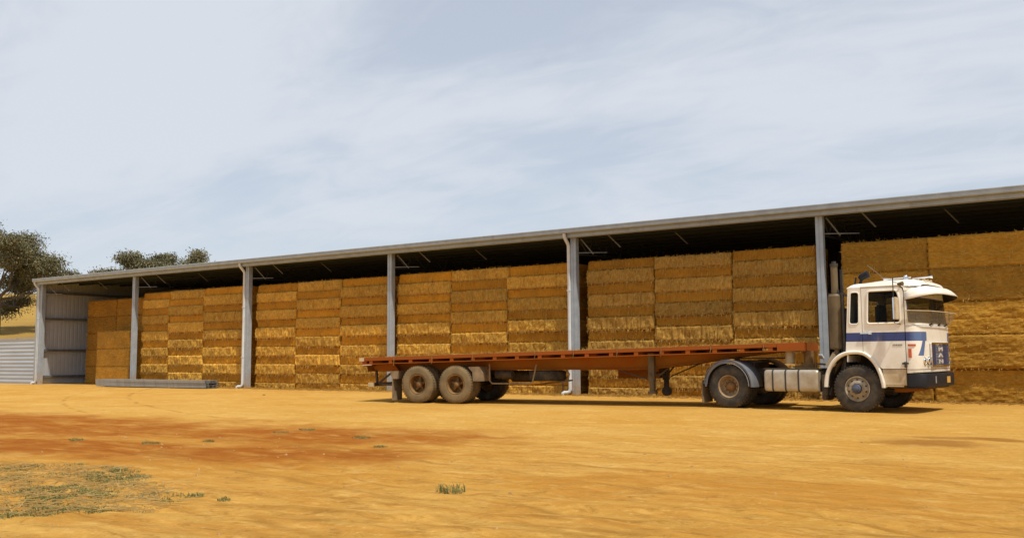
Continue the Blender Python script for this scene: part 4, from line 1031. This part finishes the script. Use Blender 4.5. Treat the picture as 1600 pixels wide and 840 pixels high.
# landing legs
for s in (-1, 1):
    x = -1.98 if s < 0 else -2.05; yy = s*.78
    g_ = MB(); g_.box(x-.10, x+.06, yy-.08, yy+.08, .62, 1.33); g_.box(x-.075, x+.045, yy-.06, yy+.06, .36, .63)
    g_.bar((x+.05, yy*.7, .72), (x+.45, yy*.3, 1.10), .03, .04)
    lg = g_.build('landing_leg', M['tan'] if s < 0 else M['chassis'], Q, bevel=.008)
    if s < 0:
        g_ = MB(); g_.box(x-.11, x+.09, yy-.10, yy+.10, .31, .37); g_.build('foot', M['tan'], lg, smooth=True)
    else:
        g_ = MB(); g_.lathe([(.001, 0), (.13, 0), (.13, .10), (.001, .10)], (x-.01, yy-.05, .32), 18); g_.build('foot', M['chassis'], lg, smooth=True)
g_ = MB(); g_.cyl((-2.0, -.75, .82), (-2.0, .75, .82), .03, 8); g_.tube([(-2.0, -.84, .82), (-2.0, -.92, .82), (-1.9, -.92, .62), (-1.9, -.98, .62)], .012, 6); g_.bar((-3.0, -.5, .9), (-2.1, -.7, .66), .03, .03); g_.bar((-1.1, .6, 1.05), (-1.95, .75, .70), .03, .03); g_.build('leg_brace', M['chassis'], Q)
# tool box on the far side, spare wheel carrier and tank
g_ = MB(); g_.box(-3.35, -2.2, .55, 1.05, .66, .93); g_.build('tool_box', M['red_dusty'], Q, bevel=.01)
g_ = MB(); g_.tube([(-6.50, -.98, 1.08), (-6.50, -.98, .62), (-6.42, -.98, .545), (-5.32, -.98, .545), (-5.22, -.98, .60), (-5.12, -.95, 1.06)], .020, 8); g_.tube([(-4.42, -.6, .92), (-4.32, -.6, .80), (-4.36, -.6, .60), (-4.6, -.6, .55)], .02, 8)
g_.build('carrier_frame', M['flap'], Q, smooth=True)
spw = wheel(Q, -5.05, .0, .0, 1, 'plain', M['rubber'], M['rim_rust'], w=.26, r=.50, name='spare_wheel')
spw.matrix_local = Matrix.Translation((-5.05, -.35, .62)) @ Matrix.Rotation(R(90), 4, 'X') @ Matrix.Translation((5.05, 0, 0))
g_ = MB(); g_.cyl((-6.3, .1, .72), (-5.7, .1, .72), .16, 16); g_.cyl((-6.5, -.55, .78), (-6.0, -.55, .78), .12, 16); g_.build('air_tank', M['chassis'], Q, smooth=True)
g_ = MB(); g_.bar((-5.4, -.3, .5), (-4.4, -.3, .62), .3, .04); g_.bar((-4.55, -.5, .36), (-4.55, -.5, .6), .03, .03); g_.build('spare_hanger', M['rim_rust'], Q)
g_ = MB(); rnd = random.Random(8)
for k in range(9):
    x = XA+1.2+k*1.3+rnd.uniform(-.3, .3); g_.tube([(x, -1.21, dz(x)-.01), (x+.01, -1.225, dz(x)-.10), (x-.01, -1.215, dz(x)-rnd.uniform(.16, .24))], .012, 5)
g_.build('lashing_ring', M['rim_rust'], Q)
# pale cylinders and parts hung under the trailer nose
g_ = MB(); g_.cyl((1.43, -.95, 1.05), (1.43, -.95, 1.36), .105, 18); g_.build('air_can', M['cream'], Q, smooth=True)
g_ = MB(); g_.cyl((1.86, -.92, .98), (1.86, -.92, 1.36), .12, 16); g_.cyl((1.86, -.92, .95), (1.86, -.92, 1.06), .17, 16); g_.box(1.5, 2.0, -1.02, -.5, .96, 1.0); g_.build('support_stub', M['rim_rust'], Q, smooth=True)
g_ = MB()
for k in range(3): g_.cyl((2.08, -.95+k*.12, 1.26-.03*k), (2.17, -.95+k*.12, 1.24-.03*k), .03, 10)
g_.build('hose_coupling', M['letter'], Q, smooth=True)

# loose straw lying on the deck edge
def strands(name, n, posf, mat, l0=.06, l1=.22, wd=.005, flat=.15, seed=1):
    rnd = random.Random(seed); mb = MB()
    for k in range(n):
        p = Vector(posf(rnd)); a = rnd.uniform(0, 2*math.pi); ln = rnd.uniform(l0, l1); t = abs(rnd.gauss(0, flat))
        d = Vector((math.cos(a)*math.cos(t), math.sin(a)*math.cos(t), math.sin(t))); s = Vector((-d.y, d.x, 0)).normalized()*wd
        mb.add([p-s, p+s, p+d*ln+s*.4, p+d*ln-s*.4], [(0, 1, 2, 3)])
        mb.add([p+Vector((0, 0, -wd)), p+Vector((0, 0, wd)), p+d*ln+Vector((0, 0, wd)), p+d*ln+Vector((0, 0, -wd))], [(0, 1, 2, 3)])
    return mb.build(name, mat, fixn=False)
Ls = strands('loose_straw', 1500, lambda r: (r.uniform(XA, XB), r.uniform(-1.15, -.3), 0), M['strand'], .04, .16, .004, .4, 3)
for v in Ls.data.vertices: v.co.z += dz(v.co.x)+.004
Ls.parent = None; Ls.matrix_world = Matrix.Translation(bt) @ Matrix.Rotation(TB, 4, 'Z'); tag(Ls, 'loose straw scattered along the deck of the trailer', 'straw', kind='stuff')
L2 = strands('loose_straw', 9000, lambda r: ((lambda x, y: (x, y, ground_z(x, y)+.006))(r.uniform(8, 50), .45-abs(r.gauss(0, .45)))), M['strand'], .05, .22, .006, .2, 5)
tag(L2, 'loose straw spilt on the dirt along the foot of the bale stacks', 'straw', kind='stuff')

# ------------------------------------------------------------------ weeds, grass, stones
M['weed'] = simple('grey_green_weed', (.155, .165, .055), (.22, .20, .075), 6, .9, spec=.1)
M['drygrass'] = simple('dry_grass', (.34, .26, .10), (.24, .21, .085), 6, .8)
M['stalk'] = simple('dry_stalk', (.55, .40, .16), (.42, .28, .09), 6, .8)
def blades(mb, cx, cy, rad, n, h, rnd, mi=0, wd=.006, ry=None):
    for k in range(n):
        a = rnd.uniform(0, 2*math.pi); q = rad*math.sqrt(rnd.random()); x = cx+q*math.cos(a); y = cy+(ry or rad)/rad*q*math.sin(a); z = ground_z(x, y)-.005
        hh = h*rnd.uniform(.4, 1); l = rnd.uniform(.2, 1.1)*hh; b_ = rnd.uniform(0, 2*math.pi); t = Vector((x+l*math.cos(b_), y+l*math.sin(b_), z+hh)); m_ = Vector((x+l*.35*math.cos(b_), y+l*.35*math.sin(b_), z+hh*.65))
        s = Vector((-math.sin(b_+1), math.cos(b_+1), 0))*wd; p = Vector((x, y, z))
        mb.add([p-s, p+s, m_+s, m_-s, t], [(0, 1, 2, 3), (3, 2, 4)], mi)
weeds = [(41.81, -19.27, .20, 'spiky grey-green weed tuft alone in the centre foreground'), (34.74, -17.58, .22, 'small weed on the red dirt, left foreground, above the grass patch'),
         (36.88, -15.22, .20, 'low weed tuft on the red dirt below the trailer wheels'), (34.95, -15.16, .2, 'pale low weed, left of a close pair on the red dirt'), (34.93, -14.53, .2, 'darker weed, right of a close pair on the red dirt'),
         (35.35, -16.99, .13, 'tiny weed in the middle of the red dirt'), (38.09, -16.12, .14, 'tiny sprig right of the other weeds on the red dirt'), (33.31, -17.9, .16, 'faint weed at the far left on the red dirt'),
         (39.85, -20.65, .12, 'first small tuft right of the grass patch'), (40.24, -20.64, .09, 'second small tuft right of the grass patch'), (22.2, -4.4, .07, 'tiny dark sprig on the sand in front of the third bay')]
for k, (x, y, r_, lab) in enumerate(weeds):
    rnd = random.Random(70+k); mb = MB(); blades(mb, x, y, r_*.8, int(30+r_*300), .10 if k == 0 else .045, rnd, 0, .004, r_*.6)
    blades(mb, x, y, r_*.8, 40, .03, rnd, 1, .005, r_*.6); c0 = Vector((x, y, ground_z(x, y))); mb.v = [(v[0]-x, v[1]-y, v[2]-c0.z) for v in mb.v]
    o = mb.build('weed_tuft', [M['weed'], M['drygrass']], loc=c0, fixn=False); tag(o, lab, 'weed', 'weeds dotted over the yard')
PATCH = [(33.5, -20.9), (35.8, -20.25), (37.4, -19.85), (38.6, -20.2), (39.75, -20.75), (40.15, -21.2), (39.9, -21.9), (39.3, -22.4), (36.5, -23.6)]
def in_patch(x, y):
    x += noise.noise(Vector((x*1.1, y*1.1, 8)))*.45; y += noise.noise(Vector((x*1.1, y*1.1, 18)))*.30
    c_ = False; n = len(PATCH)
    for i in range(n):
        (xa, ya), (xb, yb) = PATCH[i], PATCH[i-1]
        if (ya > y) != (yb > y) and x < (xb-xa)*(y-ya)/(yb-ya)+xa: c_ = not c_
    return c_
rnd = random.Random(9); mb = MB()
for k in range(1500):
    x = rnd.uniform(33.5, 40.8); y = rnd.uniform(-23.6, -19.6)
    if not in_patch(x, y): continue
    dens = noise.noise(Vector((x*1.5, y*2.2, 4)))
    if dens < -.05+rnd.uniform(-.12, .12): continue
    blades(mb, x, y, rnd.uniform(.08, .20), rnd.randint(40, 95), rnd.uniform(.015, .042), rnd, 0 if rnd.random() < .8 else 1, .004)
g0 = mb.build('grass', [M['weed'], M['drygrass']], fixn=False); tag(g0, 'patch of short grey-green grass on the orange dirt at lower left', 'grass', kind='stuff')
def patch_pt(r_):
    while True:
        x = r_.uniform(33.5, 41); y = r_.uniform(-23.6, -19.4)
        if in_patch(x, y): return (x, y, ground_z(x, y)+.012)
L3 = strands('loose_straw', 2000, patch_pt, M['stalk'], .06, .24, .0035, .10, 15); tag(L3, 'dry stalks lying in the grass patch at lower left', 'straw', kind='stuff')
M['pebble'] = simple('pale_pebble', (.42, .27, .11), (.30, .16, .05), 9, .9)
mb = MB(); rnd = random.Random(3)
for k in range(240):
    near = rnd.random() < .55
    x, y = (rnd.gauss(37.5, 2.6), rnd.gauss(-17.2, 1.6)) if near else (rnd.uniform(30, 52), rnd.uniform(-23, -7))
    s = rnd.choice((.006, .008, .009, .012, .018))*rnd.uniform(.8, 1.2); z = ground_z(x, y); vs_ = []
    for a in range(6): t = a*math.pi/3+rnd.uniform(-.3, .3); vs_.append((x+s*1.5*math.cos(t)*rnd.uniform(.7, 1), y+s*math.sin(t)*rnd.uniform(.7, 1), z))
    vs_ += [(x+(v[0]-x)*.6, y+(v[1]-y)*.6, z+s*rnd.uniform(.6, .9)) for v in vs_[:6]]
    mb.add(vs_, [(i, (i+1) % 6, 6+(i+1) % 6, 6+i) for i in range(6)]+[tuple(range(6, 12))])
tag(mb.build('pebbles', M['pebble']), 'small pebbles and clods scattered over the dirt yard', 'pebbles', kind='stuff')

# ------------------------------------------------------------------ trees
M['leaf'] = simple('eucalypt_leaf', (.17, .168, .10), (.115, .118, .068), .35, .8, lo=.3, hi=.7, spec=.1)
M['leaf2'] = simple('olive_leaf', (.25, .19, .095), (.16, .14, .08), .35, .8, lo=.3, hi=.7, spec=.1)
M['bark'] = simple('grey_bark', (.13, .105, .08), (.07, .055, .04), 1.5, .9)
def tree(x, y, h, spread, seed, label, lift=.24, nl=20, lmat='leaf', leafn=9000, ls=.125):
    rnd = random.Random(seed); z0 = hill(x, y)-.2; tip = []; tb = MB()
    top = Vector((rnd.uniform(-.4, .4), rnd.uniform(-.4, .4), h*lift)); tb.tube([(0, 0, 0), tuple(top*.5+Vector((.1, 0, 0))), tuple(top)], [h*.024, h*.020, h*.017], 10)
    def limb(p, d, ln, r, lvl):
        pts = [p]; q = p.copy(); dd = d.copy()
        for k in range(4):
            dd = (dd+Vector((rnd.uniform(-.35, .35), rnd.uniform(-.35, .35), rnd.uniform(-.10, .28)))).normalized(); q = q+dd*ln/4; pts.append(q.copy())
        tb.tube(pts, [r*(1-.17*k) for k in range(5)], 6)
        if lvl == 0: tip.append(q); tip.append(pts[3]); return
        for k in range(3): limb(pts[rnd.choice((2, 3, 4))], (dd+Vector((rnd.uniform(-.9, .9), rnd.uniform(-.9, .9), rnd.uniform(-.35, .6)))).normalized(), ln*.62, r*.5, lvl-1)
    for k in range(8):
        a = 2*math.pi*k/8+rnd.uniform(-.3, .3); e = rnd.uniform(-.05, 1.15)
        limb(top*rnd.uniform(.75, 1), Vector((math.cos(a)*math.cos(e)*spread, math.sin(a)*math.cos(e)*spread, math.sin(e))).normalized(), h*.36*(.7+.3*spread), h*.014, 2)
    zmax = max(t.z for t in tip); sc_ = (h*.95)/zmax
    T_ = empty('gum_tree', (x, y, z0)); tag(T_, label, 'tree', 'gum trees behind the shed')
    for i, v in enumerate(tb.v):
        k = v[2]/h; tb.v[i] = (v[0], v[1], v[2]*sc_)
    tb.build('trunk', M['bark'], T_, smooth=True)
    lb = MB(); per = leafn//len(tip)
    for t in tip:
        c = Vector((t.x, t.y, t.z*sc_)); R_ = h*rnd.uniform(.06, .105)
        for k in range(per):
            o = Vector((rnd.gauss(0, 1), rnd.gauss(0, 1), rnd.gauss(0, .6)))*R_*.62; p = c+o; s = ls*rnd.uniform(.6, 1.3)
            a = Vector((rnd.uniform(-1, 1), rnd.uniform(-1, 1), rnd.uniform(-1, 1))).normalized(); b_ = a.orthogonal().normalized()
            lb.add([p-a*s-b_*s*.3, p+a*s-b_*s*.35, p+a*s*.9+b_*s*.35, p-a*s+b_*s*.3], [(0, 1, 2, 3)], 0 if rnd.random() < .75 else 1)
    lb.build('crown', [M[lmat], M['leaf2']], T_, fixn=False)
def at(px, D):   # ground position along the view through a column, D metres out
    d = fw+r2*((px-800)/F_PX); p = CAM+d*D; return p.x, p.y
x, y = at(0, 125); tree(x, y, 15.6, .68, 11, 'big spreading gum tree on the slope beyond the left end of the shed', .30, leafn=90000)
x, y = at(276, 125); tree(x, y, 11.2, 1.1, 5, 'rounder gum crown showing above the shed roof, rightmost of the three', .35, leafn=50000)
x, y = at(246, 132); tree(x, y, 11.0, 1.25, 21, 'low middle gum crown between the two others above the shed roof', .35, leafn=50000)
x, y = at(208, 128); tree(x, y, 10.9, 1.15, 8, 'lower spreading gum crown showing above the shed roof, leftmost of the three', .35, leafn=50000)
